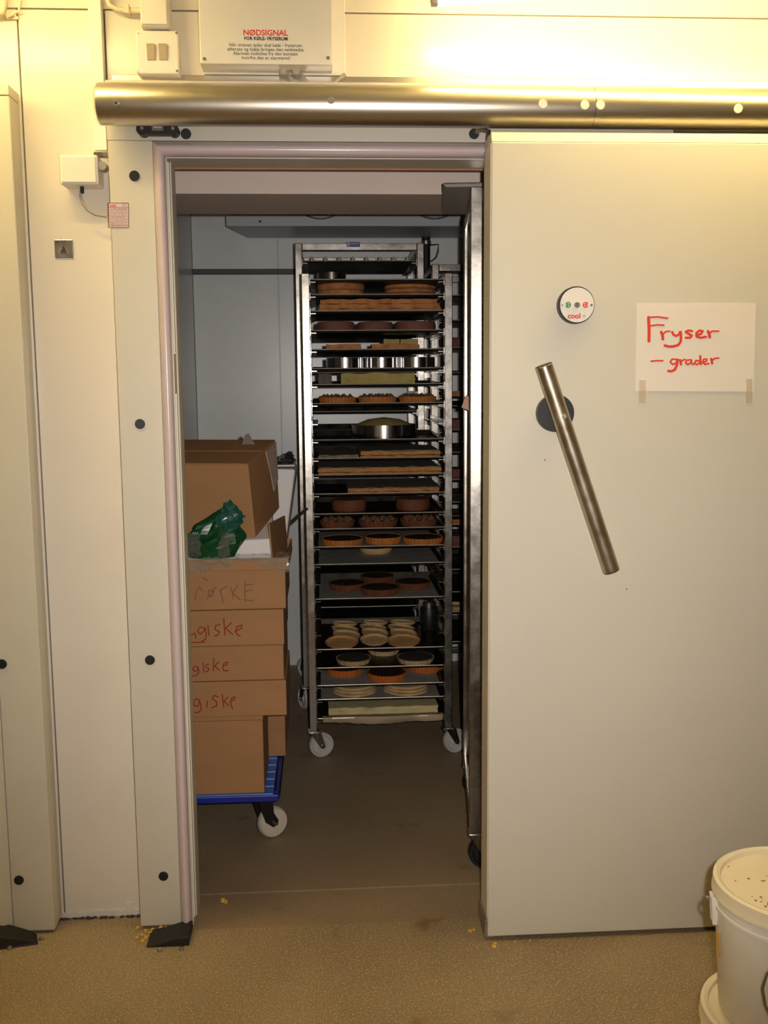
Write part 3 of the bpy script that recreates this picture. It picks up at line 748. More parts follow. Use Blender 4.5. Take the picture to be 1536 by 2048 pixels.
def rack(label, loc, rz, W, DP, Ht, levels, group=None, pw=0.03, wheel=wheel_m, front_bar=True, zb=0.112, wang=0.3, back_bar=True):
    """trolley; local origin at its front left foot, x across, y into the depth"""
    t = empty('rack_trolley', loc, rz); tag(t, label, 'rack', group)
    for x in (0, W-pw):
        for y in (0, DP-pw):
            MB().box(x, x+pw, y, y+pw, zb, Ht).build('post', post_m, t, bevel=0.0025)
    for y in ((0.0,) if front_bar else ()) + ((DP-pw,) if back_bar else ()):
        MB().box(pw+0.0005, W-pw-0.0005, y+0.002, y+pw-0.002, Ht-pw, Ht-0.001).build('top_bar', post_m, t, bevel=0.002)
    for x in (0, W-pw):
        MB().box(x+0.002, x+pw-0.002, pw+0.0005, DP-pw-0.0005, Ht-pw, Ht-0.001).build('side_bar', post_m, t, bevel=0.002)
        MB().box(x+0.002, x+pw-0.002, pw+0.0005, DP-pw-0.0005, zb+0.002, zb+pw).build('base_bar', post_m, t, bevel=0.002)
    MB().box(pw+0.0005, W-pw-0.0005, DP-pw+0.002, DP-0.002, zb+0.002, zb+pw).build('base_bar', post_m, t, bevel=0.002)
    proto = None
    for z in levels:
        for sd in (0, 1):
            if proto is None:
                proto = {}
            if sd not in proto:
                x0 = pw-0.004 if sd == 0 else W-pw-0.026+0.0
                m_ = MB()
                if sd == 0:
                    m_.box(pw-0.006, pw+0.002, 0.01, DP-0.01, -0.012, 0.014).box(pw, pw+0.022, 0.01, DP-0.01, -0.0025, 0)
                else:
                    m_.box(W-pw-0.002, W-pw+0.006, 0.01, DP-0.01, -0.012, 0.014).box(W-pw-0.022, W-pw, 0.01, DP-0.01, -0.0025, 0)
                o = m_.build('runner', runner_m, t); proto[sd] = o
            else:
                o = proto[sd].copy(); COL.objects.link(o)
            o.location = (0, 0, z)
    for i, (x, y) in enumerate(((pw/2, pw/2), (W-pw/2, pw/2), (pw/2, DP-pw/2), (W-pw/2, DP-pw/2))):
        caster(t, x, y, 0.05, wheel, wang+0.5*i*(0.2), zb-0.004)
    return t


def make_tray_mesh(W, D, h=0.02, fh=0.008, t=0.0016):
    m_ = MB(); fl_ = 0.008
    b = [(fl_, 0.004), (W-fl_, 0.004), (W-fl_, D-fl_), (fl_, D-fl_)]
    o = [(0, 0), (W, 0), (W, D), (0, D)]
    hs = [fh, fh, h, h]
    vin = [(x, y, t) for x, y in b]; vout = [(x, y, 0) for x, y in b]
    tin = [(x, y, hz+t) for (x, y), hz in zip(o, hs)]
    tout = [(x+(-t if x == 0 else t), y+(-t if y == 0 else t), hz) for (x, y), hz in zip(o, hs)]
    vs = vin+vout+tin+tout
    fs = [(0, 1, 2, 3), (7, 6, 5, 4)]
    for i in range(4):
        j = (i+1) % 4
        fs += [(i, 8+i, 8+j, j), (4+i, 4+j, 12+j, 12+i), (8+i, 12+i, 12+j, 8+j)]
    m_.add(vs, fs)
    return m_


TRAYS = {}


def tray(label, root_loc, rz, off, W, D, z, group=None, lined=False):
    """a loose baking tray lying on a pair of runners; off = local x, y of its front-left corner in the trolley"""
    key = (W, D)
    c, s = math.cos(rz), math.sin(rz)
    loc = (root_loc[0]+c*off[0]-s*off[1], root_loc[1]+s*off[0]+c*off[1], z)
    if key not in TRAYS:
        o = make_tray_mesh(W, D).build('baking_tray', tray_m)
        m_ = MB(); m_.cyl((0.001, 0, 0.0085), (W-0.001, 0, 0.0085), 0.0022, 8)
        r_ = m_.build('front_rim', rim_m, o, smooth=True)
        TRAYS[key] = (o, r_); first = True
    else:
        po, pr = TRAYS[key]
        o = po.copy(); COL.objects.link(o); r_ = pr.copy(); COL.objects.link(r_); r_.parent = o
        for k in list(o.keys()):
            if k in ('label', 'group', 'category'): del o[k]
    o.location = loc; o.rotation_euler = (0, 0, rz)
    tag(o, label, 'tray', group)
    if lined:
        rnd = random.Random(int(z*1000)); m_ = MB(); nx, ny = 14, 8; vs = []
        for j in range(ny+1):
            for i in range(nx+1):
                vs.append((0.012+(W-0.024)*i/nx, 0.003+(D-0.016)*j/ny, 0.0026+rnd.uniform(0, 0.002)))
        m_.add(vs, [(j*(nx+1)+i, j*(nx+1)+i+1, (j+1)*(nx+1)+i+1, (j+1)*(nx+1)+i) for j in range(ny) for i in range(nx)])
        m_.build('baking_paper', bakepaper_m, o)
    return o


# ------------------------------------------------------------------ bakery goods (each one a thing)
def rough_disc(mb, r, z0, z1, seed, n=30, wob=0.03, dome=0.0, lip=0.004):
    ph = [random.Random(seed+k).uniform(0, 6.28) for k in range(4)]

    def f(a): return 1+wob*(0.5*math.sin(3*a+ph[0])+0.35*math.sin(5*a+ph[1])+0.25*math.sin(9*a+ph[2]))
    h = z1-z0
    mb.lathe([(0, z0), (r*0.94, z0), (r, z0+h*0.3), (r, z0+h*0.7), (r-lip, z1), (r*0.5, z1+dome*0.75), (0, z1+dome)], n, None, f)
    return mb


CAKES = {}


def place(key, maker, loc, label, cat, group, rz=0.0, tilt=None):
    if key not in CAKES:
        o = maker(); CAKES[key] = o
    else:
        src = CAKES[key]; o = copy_tree(src)
        for k in ('label', 'group', 'category'):
            if k in o: del o[k]
    o.location = loc; o.rotation_euler = (tilt[0] if tilt else 0, tilt[1] if tilt else 0, rz)
    return tag(o, label, cat, group)


def tart(r, h, crust, fill, swirl=None, name='fluted_tart', flutes=30, fillh=0.85):
    def mk():
        nf = flutes*4
        o = MB().lathe([(0, 0), (r*0.88, 0), (r*0.90, 0.001), (r, h), (r*0.955, h), (r*0.93, h*0.8), (0, h*0.8)], nf, None,
                       lambda a: 1+0.014*math.cos(flutes*a)).build(name, crust, None, smooth=False)
        m_ = MB(); rough_disc(m_, r*0.935, h*0.72, h*fillh+0.002, int(r*1e4), 30, 0.01, 0.002, 0.002)
        fo_ = m_.build('filling', fill, o, smooth=True)
        if swirl:
            for ring, cnt in ((0.70, 9), (0.30, 4)):
                for k in range(cnt):
                    a = 2*PI*k/cnt; cx, cy = r*ring*math.cos(a), r*ring*math.sin(a); rr = r*0.17
                    M = Matrix.Translation((cx, cy, h*fillh)) @ Matrix.Rotation(a, 4, 'Z')
                    MB().lathe([(rr, 0), (rr*1.05, rr*0.4), (rr*0.6, rr*0.9), (rr*0.25, rr*1.25), (0, rr*1.45)], 14, M, lambda b: 1+0.12*math.cos(6*b)).build('cream_swirl', swirl, o, smooth=True)
        return o
    return mk


def plain_disc(r, h, m, name, seed=1, dome=0.003, wob=0.03):
    def mk():
        m_ = MB(); rough_disc(m_, r, 0, h, seed, 32, wob, dome)
        return m_.build(name, m, None, smooth=True)
    return mk


def shell(r, h, name='pastry_shell', m=None):
    def mk():
        ph = random.Random(int(r*1e4)).uniform(0, 6)
        return MB().lathe([(0, 0), (r*0.80, 0), (r*0.97, h*0.55), (r, h), (r*0.93, h*0.96), (r*0.84, h*0.5), (r*0.5, h*0.38), (0, h*0.5)], 30, None,
                          lambda a: 1+0.02*math.sin(4*a+ph)+0.012*math.sin(11*a)).build(name, m or crustpale_m, None, smooth=True)
    return mk


def slab(mb, x0, x1, y0, y1, z0, z1, seed, amp=0.002, nx=26, ny=5):
    """a rough-edged layer"""
    def jit(p, k): return amp*noise.noise(Vector((p[0]*28+seed, p[1]*28, p[2]*90+k)))
    vs = []; idx = {}

    def V(i, j, k):
        if (i, j, k) not in idx:
            x = x0+(x1-x0)*i/nx; y = y0+(y1-y0)*j/ny; z = z0 if k == 0 else z1
            p = (x, y, z)
            e = (2.0 if j in (0, ny) else 0.5)
            zz = z + (jit(p, 3)*0.9 if k == 1 or z0 > 0.004 else 0)
            idx[(i, j, k)] = len(vs); vs.append((x+(jit(p, 1) if i in (0, nx) else 0), y+jit(p, 2)*e*(1 if j in (0, ny) else 0), zz))
        return idx[(i, j, k)]
    fs = []
    for i in range(nx):
        for j in range(ny):
            fs += [(V(i, j, 1), V(i+1, j, 1), V(i+1, j+1, 1), V(i, j+1, 1)), (V(i, j, 0), V(i, j+1, 0), V(i+1, j+1, 0), V(i+1, j, 0))]
    for i in range(nx):
        fs += [(V(i, 0, 0), V(i+1, 0, 0), V(i+1, 0, 1), V(i, 0, 1)), (V(i+1, ny, 0), V(i, ny, 0), V(i, ny, 1), V(i+1, ny, 1))]
    for j in range(ny):
        fs += [(V(0, j+1, 0), V(0, j, 0), V(0, j, 1), V(0, j+1, 1)), (V(nx, j, 0), V(nx, j+1, 0), V(nx, j+1, 1), V(nx, j, 1))]
    mb.add(vs, fs)
    return mb


def sheet_cake(label, x0, x1, y0, y1, z, layers, name='sheet_cake', cat='cake', group=None, seed=1):
    """layers: (thickness, material, part name); bottom first"""
    o = empty(name, ((x0+x1)/2, (y0+y1)/2, z)); tag(o, label, cat, group)
    h = 0.0; hw_, hd = (x1-x0)/2, (y1-y0)/2
    for k, (th, m, pn) in enumerate(layers):
        ins = 0.004 if th < 0.005 else 0.0
        m_ = MB(); slab(m_, -hw_+ins, hw_-ins, -hd+ins, hd-ins, h, h+th, seed+7*k, 0.0038)
        m_.build(pn, m, o, smooth=True); h += th-0.0006
    return o


def ring_mold(r, h, t=0.0012):
    def mk():
        return MB().lathe([(r, 0), (r, h), (r-t, h), (r-t, 0)], 48, None, closed=True).build('cake_ring', tin_m, None, smooth=True)
    return mk


# ---- the trolley in the middle of the opening
FY = 1.183
FX0 = at(605, 700, FY)[0]; FX1 = at(905, 700, FY)[0]; FW = FX1-FX0; FD = 0.50
FTOP = at(760, 546, FY)[1]
lv_px = (558, 588, 621, 660, 698, 736, 768, 806, 843, 879, 916, 949, 987, 1027, 1057, 1093, 1128, 1163, 1197, 1231, 1265, 1298, 1335, 1370, 1398, 1436)
LZ = {p: at(760, p, FY)[1]-0.0085 for p in lv_px}
RACKLOC = (FX0, FY, 0)
rack('steel rack trolley on grey wheels loaded with cakes, standing alone in front of other racks', RACKLOC, 0, FW, FD, FTOP, [LZ[p] for p in lv_px], front_bar=False, wang=0.35)
TW = FW-0.068; TX = 0.034; TD = 0.455


ORD = ['topmost', 'second', 'third', 'fourth', 'fifth', 'sixth', 'seventh', 'eighth', 'ninth', 'tenth', 'eleventh', 'twelfth', 'thirteenth', 'fourteenth', 'fifteenth', 'sixteenth', 'seventeenth', 'eighteenth', 'nineteenth', 'twentieth', 'lowest']
ENDS = {3: (', nearest the cartons', ', the middle one', ', nearest the sliding door'), 2: (', toward the cartons', ', toward the sliding door')}


def T(p, label, lined=False, group=None):
    tray(label, RACKLOC, 0, (TX, 0.012), round(TW, 4), TD, LZ[p], group, lined)
    return LZ[p]+0.002


def X(px, py, Y): return at(px, py, Y)[0]


def row(p, z, spans, Y, key, maker_of_r, label, cat, group, rfix=None):
    for i, (a, b) in enumerate(spans):
        yy = Y[i] if isinstance(Y, (tuple, list)) else Y
        xc = (X(a, p, yy)+X(b, p, yy))/2
        r = rfix or (X(b, p, yy)-X(a, p, yy))/2
        place((key, round(r, 3)), maker_of_r(r), (xc, yy, z), label+ENDS[len(spans)][i], cat, group, rz=i*1.1+p*0.01)


YF = FY+0.02
# topmost tray with a bright ring
z = T(558, 'topmost dark baking tray with a bright steel ring at its left')
place(('ring', .055), ring_mold(0.056, 0.046), (X(663, 550, 1.36), 1.36, z), 'single bright steel cake ring on the topmost tray of the front trolley', 'cake ring', None)
# two stacks of round layers
z = T(588, 'baking tray with two stacks of round brown cake bases')
G = 'round sponge bases on the upper tray'
for i, (a, b, nl) in enumerate(((634, 727, 2), (768, 872, 3))):
    yy = 1.33; xc = (X(a, 580, yy)+X(b, 580, yy))/2; r = min(0.104, (X(b, 580, yy)-X(a, 580, yy))/2)
    th = 0.030 if nl == 2 else 0.016
    for k in range(nl):
        place(('base', i), plain_disc(r, th-0.001, sponge_m, 'round_sponge', 11+i, 0.002, 0.05), (xc+0.004*math.sin(k*2+i), yy+0.003*k, z+k*(th+0.0012)), 'round flat brown sponge base, %s in the %s stack on the upper tray' % (('bottom', 'top') if nl == 2 else ('bottom', 'middle', 'top'))[k:k+1][0:1].__add__(('two layer' if nl == 2 else 'three layer',)), 'cake base', G, rz=k*1.3)
place('brk', plain_disc(0.045, 0.016, crustdk_m, 'broken_base', 5), (X(728, 585, 1.5), 1.53, z), 'small dark broken crust piece behind the two stacks of sponge bases', 'crust', None)
# sheets in a stack
z = T(621, 'baking tray with stacked thin brown sponge sheets')
for k in range(3):
    sheet_cake('thin brown sponge sheet, %s of three stacked on one tray' % ('bottom', 'middle', 'top')[k], X(637, 610, YF+.02)+0.003*k, X(882, 610, YF+.02)-0.008*k, YF+0.008+0.004*k, YF+0.38, z+k*0.0175, [(0.0155, sponge_m, 'sponge')], 'sponge_sheet', 'cake', 'stacked sponge sheets', seed=20+k)
# three brown cakes
z = T(660, 'baking tray with three dark pinkish brown round cakes')
row(655, z, ((633, 710), (714, 786), (790, 872)), (1.30, 1.32, 1.30), 'pink', lambda r: plain_disc(r, 0.042, pinkcake_m, 'round_cake', 31, 0.004, 0.02), 'dark pinkish brown round cake, one of three in a row', 'cake', 'pinkish brown cakes')
# biscuits and sponge pieces
z = T(698, 'baking tray with brown nut bars and green sponge pieces')
for i, (a, b, yy) in enumerate(((652, 722, 1.28), (742, 812, 1.30), (796, 836, 1.36))):
    sheet_cake('rough brown nut bar on tray with green sponge'+ENDS[3][i], X(a, 690, yy), X(b, 690, yy), yy-0.05, yy+0.05, z, [(0.028, sponge_m, 'bar')], 'nut_bar', 'cake bar', 'brown nut bars', seed=40+i)
for i, (a, b, yy) in enumerate(((766, 797, 1.47), (800, 833, 1.47))):
    sheet_cake('green yellow sponge piece behind the nut bars'+ENDS[2][i], X(a, 690, yy), X(b, 690, yy), yy-0.04, yy+0.04, z, [(0.028, spongey_m, 'lower_layer'), (0.026, spongey_m, 'upper_layer')], 'sponge_piece', 'cake', 'green sponge pieces', seed=50+i)
# steel rings
z = T(736, 'baking tray with three shiny steel cake rings')
row(728, z, ((652, 728), (726, 800), (794, 870)), (1.285, 1.315, 1.285), 'ring3', lambda r: ring_mold(0.0725, 0.047), 'shiny steel cake ring, one of three on the same tray', 'cake ring', 'three cake rings', 0.0725)
for i, (a, b) in enumerate(((655, 725), (729, 797), (797, 867))):
    yy = (1.285, 1.315, 1.285)[i]; xc = (X((652, 726, 794)[i], 728, yy)+X((728, 800, 870)[i], 728, yy))/2
    place('ringfill', plain_disc(0.0705, 0.036, choc_m, 'ring_cake', 33, 0.001, 0.0), (xc, yy, z), 'dark cake inside a shiny steel ring'+ENDS[3][i], 'cake', 'cakes inside the three rings')
# yellow-green sponge block
z = T(768, 'baking tray with a yellow green sponge block and dark loaf')
sheet_cake('yellow green sponge block of three layers', X(682, 760, 1.26), X(829, 760, 1.26), 1.25, 1.42, z, [(0.017, spongey_m, 'layer'), (0.016, spongey_m, 'layer'), (0.016, spongey_m, 'layer')], 'sponge_block', 'cake', seed=60)
sheet_cake('small dark brown loaf left of the yellow green sponge block', X(637, 760, 1.28), X(664, 760, 1.28), 1.27, 1.45, z, [(0.046, choc_m, 'loaf')], 'dark_loaf', 'cake', seed=64)
# tarts with swirls
z = T(806, 'baking tray with three fluted tarts topped with piped swirls')
row(800, z, ((637, 713), (716, 793), (797, 873)), 1.29, 'tartS', lambda r: tart(r, 0.028, crust_m, choc_m, cream_m), 'orange fluted tart topped with brown piped swirls', 'tart', 'swirl topped tarts')
# ring cake with dome
z = T(879, 'dark baking tray with one domed cake in a wide steel ring')
yy = 1.385; xc = (X(703, 860, yy)+X(832, 860, yy))/2; rr = (X(832, 860, yy)-X(703, 860, yy))/2
place('bigring', ring_mold(rr, 0.056), (xc, yy, z), 'wide grey steel ring around the domed greenish cake', 'cake ring', None)
place('bigdome', plain_disc(rr-0.003, 0.052, spongey_m, 'domed_cake', 70, 0.032, 0.0), (xc, yy, z), 'greenish domed cake inside a wide steel ring', 'cake', None)
# sheet cakes
z = T(916, 'baking tray with two seeded sheet cakes side by side')
lay = [(0.012, flake_m, 'pastry_layer'), (0.004, crustdk_m, 'filling'), (0.014, flake_m, 'pastry_layer'), (0.004, sheet_m, 'seeded_top')]
sheet_cake('narrow grey seeded sheet cake left of a wider cut one', X(637, 905, 1.3), X(716, 905, 1.3), YF+0.004, YF+0.36, z, [(0.014, sheet_m, 'base'), (0.004, sheet_m, 'seeded_top')], seed=80)
sheet_cake('wide seeded sheet cake with orange layered cut edge beside a narrow one', X(720, 905, YF+.03), X(880, 905, YF+.03), YF+0.02, YF+0.36, z, lay, seed=83)
z = T(949, 'baking tray filled by one long layered sheet cake')
sheet_cake('full width seeded sheet cake with layered orange front edge', X(636, 940, YF+.02), X(882, 940, YF+.02), YF+0.010, YF+0.37, z, lay, seed=90)
z = T(987, 'dark baking tray with one sheet cake on its right side')
sheet_cake('seeded sheet cake with thin orange edge leaving half the left tray bare', X(696, 980, YF+.02), X(878, 980, YF+.02), YF+0.012, YF+0.36, z, [(0.010, sponge_m, 'sponge_layer'), (0.003, crustdk_m, 'filling'), (0.011, sponge_m, 'sponge_layer'), (0.003, sheet_m, 'seeded_top')], seed=96)
# chocolate cakes
z = T(1027, 'dark baking tray with two dark chocolate cakes')
row(1015, z, ((664, 733), (792, 860)), (1.36, 1.36), 'choc', lambda r: plain_disc(r, 0.044, pinkcake_m if False else crustdk_m, 'chocolate_cake', 36, 0.004, 0.03), 'dark chocolate brown round cake, one of a pair', 'cake', 'pair of chocolate cakes')
z = T(1057, 'baking tray with three dark swirl topped tarts')
row(1050, z, ((640, 710), (716, 796), (800, 874)), 1.31, 'tartD', lambda r: tart(r, 0.026, crustdk_m, choc_m, cream_m), 'dark brown fluted tart with swirls', 'tart', 'dark swirl tarts')
z = T(1093, 'baking tray with three wide orange fluted tarts on paper', True)
row(1085, z+.002, ((643, 727), (729, 803), (805, 886)), (1.275, 1.31, 1.275), 'tartO', lambda r: tart(r, 0.027, crust_m, choc_m, None, fillh=0.9), 'wide orange fluted tart with smooth dark filling', 'tart', 'wide tarts with dark filling')
z = T(1128, 'paper lined tray with a single pale pastry shell', True)
place('shellp', shell(0.072, 0.026), (X(751, 1105, 1.47), 1.47, z+.003), 'single pale pastry shell alone on a paper lined tray', 'pastry', None)
z = T(1197, 'paper lined tray with four dark round tarts', True)
FT = (', at the open front edge', ', toward the cartons', ', toward the sliding door', ', at the back')
for i, (px, py, yy, r) in enumerate(((760, 1170, 1.30, 0.078), (694, 1160, 1.40, 0.072), (826, 1160, 1.40, 0.072), (755, 1145, 1.54, 0.07))):
    place(('tartB', r), tart(r, 0.028, crustdk_m, choc_m, None, fillh=0.92), (X(px, py, yy), yy, z+.002), 'dark brown round tart, one of four on lined tray'+FT[i], 'tart', 'four dark tarts')
# pale tartlets
z = T(1298, 'dark baking tray crowded with pale flat tartlet discs')
for px, Ys, dy in ((690, (1.262, 1.375, 1.475, 1.575), 0), (748, (1.290, 1.395, 1.492, 1.585), 0), (804, (1.262, 1.375, 1.475, 1.575), 0)):
    for k, yy in enumerate(Ys):
        big = k == 0 and px != 748
        r = 0.066 if big else 0.0575
        py = (1276, 1258, 1240, 1222)[k]
        pxx = px+(-4 if px == 690 and big else (4 if px == 804 and big else 0))
        xx = X(pxx, py, yy)+0.005*math.sin(k*2.3+px)
        place(('disc', r), shell(r, 0.014, 'pastry_disc', mat('golden_pastry', (200, 150, 92), 0.8, var=0.25, scale=22, bump=0.2, bscale=60) if big else crustpale_m), (xx, yy, z+0.007), 'larger golden pastry disc at the front of the crowded tray, %s side' % ('carton' if px == 690 else 'tin') if big else 'pale flat pastry disc in the %s column on the crowded tray' % {690: 'carton side', 748: 'middle', 804: 'tin side'}[px], 'pastry', 'golden front discs' if big else 'pale pastry discs', rz=k*0.9, tilt=(0.13, 0.0))
yy = 1.50; xx = X(858, 1240, yy)
can = empty('dark_tin', (xx, yy, z)); tag(can, 'tall dark tin with steel cap standing beside the pale pastry discs', 'tin')
MB().lathe([(0, 0), (0.034, 0), (0.036, 0.003), (0.036, 0.092), (0.034, 0.096), (0, 0.096)], 28).build('body', black_m, can, smooth=True)
MB().lathe([(0.022, 0.096), (0.022, 0.118), (0.020, 0.12), (0, 0.12)], 24).build('cap', steel_m, can, smooth=True)
z = T(1335, 'dark baking tray with three pale tarts full of nuts')
row(1325, z, ((672, 742), (735, 800), (794, 868)), (1.29, 1.42, 1.28), 'nut', lambda r: tart(r, 0.020, crustpale_m, nuts_m, None, 'nut_tart', 16, 0.98), 'pale rimmed tart filled with dark nuts', 'tart', 'nut tarts')
z = T(1370, 'paper lined tray with three orange fluted tarts near the bottom', True)
row(1360, z+.002, ((653, 728), (734, 813), (812, 888)), (1.37, 1.285, 1.40), 'tartL', lambda r: tart(r, 0.030, mat('orange_crust', (200, 108, 40), 0.7, var=0.25, scale=26, bump=0.2, bscale=90), choc_m, None, fillh=0.93), 'orange fluted tart with dark filling on low lined tray', 'tart', 'low orange tarts')
z = T(1398, 'paper lined tray with two pale round cakes', True)
for i, (a, b) in enumerate(((664, 753), (766, 857))):
    yy = 1.30; xc = (X(a, 1385, yy)+X(b, 1385, yy))/2; r = (X(b, 1385, yy)-X(a, 1385, yy))/2
    o = empty('pale_cake', (xc, yy, z+.003)); tag(o, 'pale layered round cake on the low lined tray'+ENDS[2][i], 'cake', 'two pale round cakes')
    for k in range(3):
        m_ = MB(); rough_disc(m_, r*(1-0.03*k), k*0.0125, (k+1)*0.0125-0.0006, 100+i*5+k, 30, 0.04, 0.002)
        m_.build('layer', crustpale_m, o, smooth=True)
z = T(1436, 'bottom baking tray with a long pale sponge and hanging paper')
sheet_cake('long pale yellow sponge slab on the bottom tray', X(657, 1420, YF+.03), X(876, 1420, YF+.03), YF+0.03, YF+0.36, z+0.004, [(0.016, spongep_m, 'layer'), (0.016, spongep_m, 'layer')], 'sponge_slab', 'cake', seed=120)
m_ = MB(); nx = 22; rnd = random.Random(9); top = []; bot = []; back = []
xa, xb_ = X(646, 1430, YF), X(886, 1430, YF)
for i in range(nx+1):
    t_ = i/nx; xx = xa+(xb_-xa)*t_
    back.append((xx, YF+0.06, z+0.0035)); top.append((xx, YF-0.012+0.004*math.sin(9*t_), z+0.011)); bot.append((xx+0.004*math.sin(5*t_), YF-0.016+0.006*math.sin(11*t_), z-0.006-0.010*math.sin(PI*t_)-rnd.uniform(0, .004)))
vs = back+top+bot; k = nx+1
m_.add(vs, [(r_*k+i, r_*k+i+1, (r_+1)*k+i+1, (r_+1)*k+i) for r_ in (0, 1) for i in range(nx)])
o = m_.build('paper_sheet', mat('greasy_paper', (176, 156, 128), 0.7, var=0.12, scale=9), None, smooth=True)
sd = o.modifiers.new('solid', 'SOLIDIFY'); sd.thickness = 0.0008
setloc(o, (0.2, YF, z)); tag(o, 'crumpled beige baking paper hanging over front of the bottom tray', 'paper')

# ---- second trolley behind it, taller
BY = 1.76
BX0 = at(590, 520, BY)[0]; BX1 = at(848, 520, BY)[0]; BW = BX1-BX0; BTOP = at(700, 486, BY)[1]; BD = 0.52
blv = [at(700, q, BY)[1]-0.0085 for q in (521, 597, 635, 673, 705, 745, 787, 823, 862, 900, 945, 990, 1035, 1080, 1125, 1170, 1215, 1260, 1305)]
BL = (BX0, BY, 0)
rk2 = rack('taller steel rack trolley with blue sticker on its top bar, behind the loaded one', BL, 0, BW, BD, BTOP, blv, wang=2.0)
x0, z1 = at(693, 484, BY); x1, z0 = at(720, 494, BY)
lb = MB().box(x0-BX0, x1-BX0, -0.0014, 0.0022, z0, z1).build('sticker', mat('blue_sticker', (28, 52, 130), 0.4), rk2)
MB().box(x0-BX0+0.003, x0-BX0+0.014, -0.0022, 0, z0+0.003, z1-0.003).build('sticker_mark', paper_m, lb)
MB().box(x0-BX0+0.006, x0-BX0+0.011, -0.0026, 0, z0+0.005, z1-0.007).build('sticker_figure', mat('blue_sticker', (28, 52, 130), 0.4), lb)
mb = MB()
for k in range(4): mb.ribbon([(x0-BX0+0.020+k*0.0085, z0+0.012), (x0-BX0+0.025+k*0.0085, z0+0.015)], 0.003, -0.0016)
mb.build('sticker_lettering', paper_m, lb)
BTW = round(BW-0.068, 4)
for i, (zz, lab) in enumerate(zip(blv, ['top tray of the taller rear trolley holding a row of pale peaks'] + ['dark baking tray']*18)):
    if i in (1, 2, 6): continue
    if i: lab = 'dark baking tray, %s counted down the taller rear trolley' % ORD[[q for q in range(19) if q not in (1, 2, 6)].index(i)]
    tray(lab, BL, 0, (0.034, 0.012), BTW, 0.46, zz, None if i == 0 else 'trays on the rear trolley')
G = 'pale peaks in a row'
for k in range(8):
    px = 624+27.2*k; xx = X(px, 516, BY+0.06)
    place('peak', lambda: MB().lathe([(0, 0), (0.014, 0), (0.015, 0.006), (0.009, 0.016), (0.004, 0.026), (0, 0.03)], 16, None, lambda a: 1+0.1*math.cos(5*a)).build('piped_peak', mat('pale_meringue', (206, 196, 168), 0.7), None, smooth=True), (xx, BY+0.05, blv[0]+0.002), 'small pale piped peak in a row on the top rear tray', 'meringue', G)
# ---- third trolley to its right
CX0 = at(864, 560, BY)[0]; CTOP = at(890, 528, BY)[1]
CL = (CX0, BY, 0); CW = 0.55
clv = [at(900, q, BY)[1]-0.0085 for q in (590, 640, 695, 745, 792, 812, 860, 905, 960, 1005, 1050, 1095, 1140, 1185, 1225, 1285)]
rack('rack trolley standing beside the tall rear one, half hidden behind the door side rack', CL, 0, CW, BD, CTOP, clv, wang=1.2)
for i, zz in enumerate(clv):
    tray('dark baking tray, %s counted down the half hidden rear trolley' % ORD[i], CL, 0, (0.034, 0.012), round(CW-0.068, 4), 0.46, zz, 'trays on the half hidden trolley')
for i, mk in ((2, 'a'), (4, 'b'), (6, 'a'), (8, 'a'), (10, 'b'), (11, 'a'), (14, 'c')):
    for xo in (0.115, 0.27, 0.42):
        if mk == 'a':
            place('thirdA', plain_disc(0.07, 0.05, mat('red_brown_cake', (110, 58, 48), 0.7, var=0.3, scale=18), 'brown_cake', 141, 0.004), (CX0+xo, BY+0.11, clv[i]+0.002), 'red brown round cake on the %s tray of the half hidden rear trolley' % ORD[i], 'cake', 'cakes on the half hidden trolley')
        elif mk == 'b':
            place('thirdB', tart(0.066, 0.026, crust_m, choc_m, None), (CX0+xo, BY+0.1, clv[i]+0.002), 'orange fluted tart on the %s tray of the half hidden rear trolley' % ORD[i], 'tart', 'tarts on the half hidden trolley')
        else:
            place('thirdC', shell(0.06, 0.02), (CX0+xo, BY+0.1, clv[i]+0.002), 'pale pastry shell on the %s tray of the half hidden rear trolley' % ORD[i], 'pastry', 'shells on the half hidden trolley')
# ---- trolley just inside, behind the door leaf
RL = (at(941, 500, 0.24)[0], 0.24, 0); RZ = -math.radians(6.2); RW = 0.56; RD = 0.57
RTOP = at(945, 373, 0.24)[1]
rlv = [RTOP-0.085-0.083*k for k in range(21)]
rack('bright steel rack trolley on black wheels just inside the opening by the sliding door', RL, RZ, RW, RD, RTOP, rlv, pw=0.038, wheel=rubber_m, wang=0.15, zb=0.116, front_bar=False)
for i, zz in enumerate(rlv):
    tray('dark baking tray, %s counted down the trolley beside the sliding door' % ORD[i], RL, RZ, (0.042, 0.012), round(RW-0.084, 4), 0.50, zz, 'trays beside the sliding door')
cr_, sr_ = math.cos(RZ), math.sin(RZ)
def rloc(x, y, z): return (RL[0]+cr_*x-sr_*y, RL[1]+sr_*x+cr_*y, z)
tray('dark tray laid across the top of the door side trolley, jutting out to its left', RL, RZ, (-0.075, 0.004), 0.60, 0.47, RTOP+0.001)
TRAYS[(0.60, 0.47)][0].data.materials[0] = mat('dull_grey_tray', (170, 164, 156), 0.5, 0.0, var=0.15, scale=12); TRAYS[(0.60, 0.47)][1].data.materials[0] = runner_m
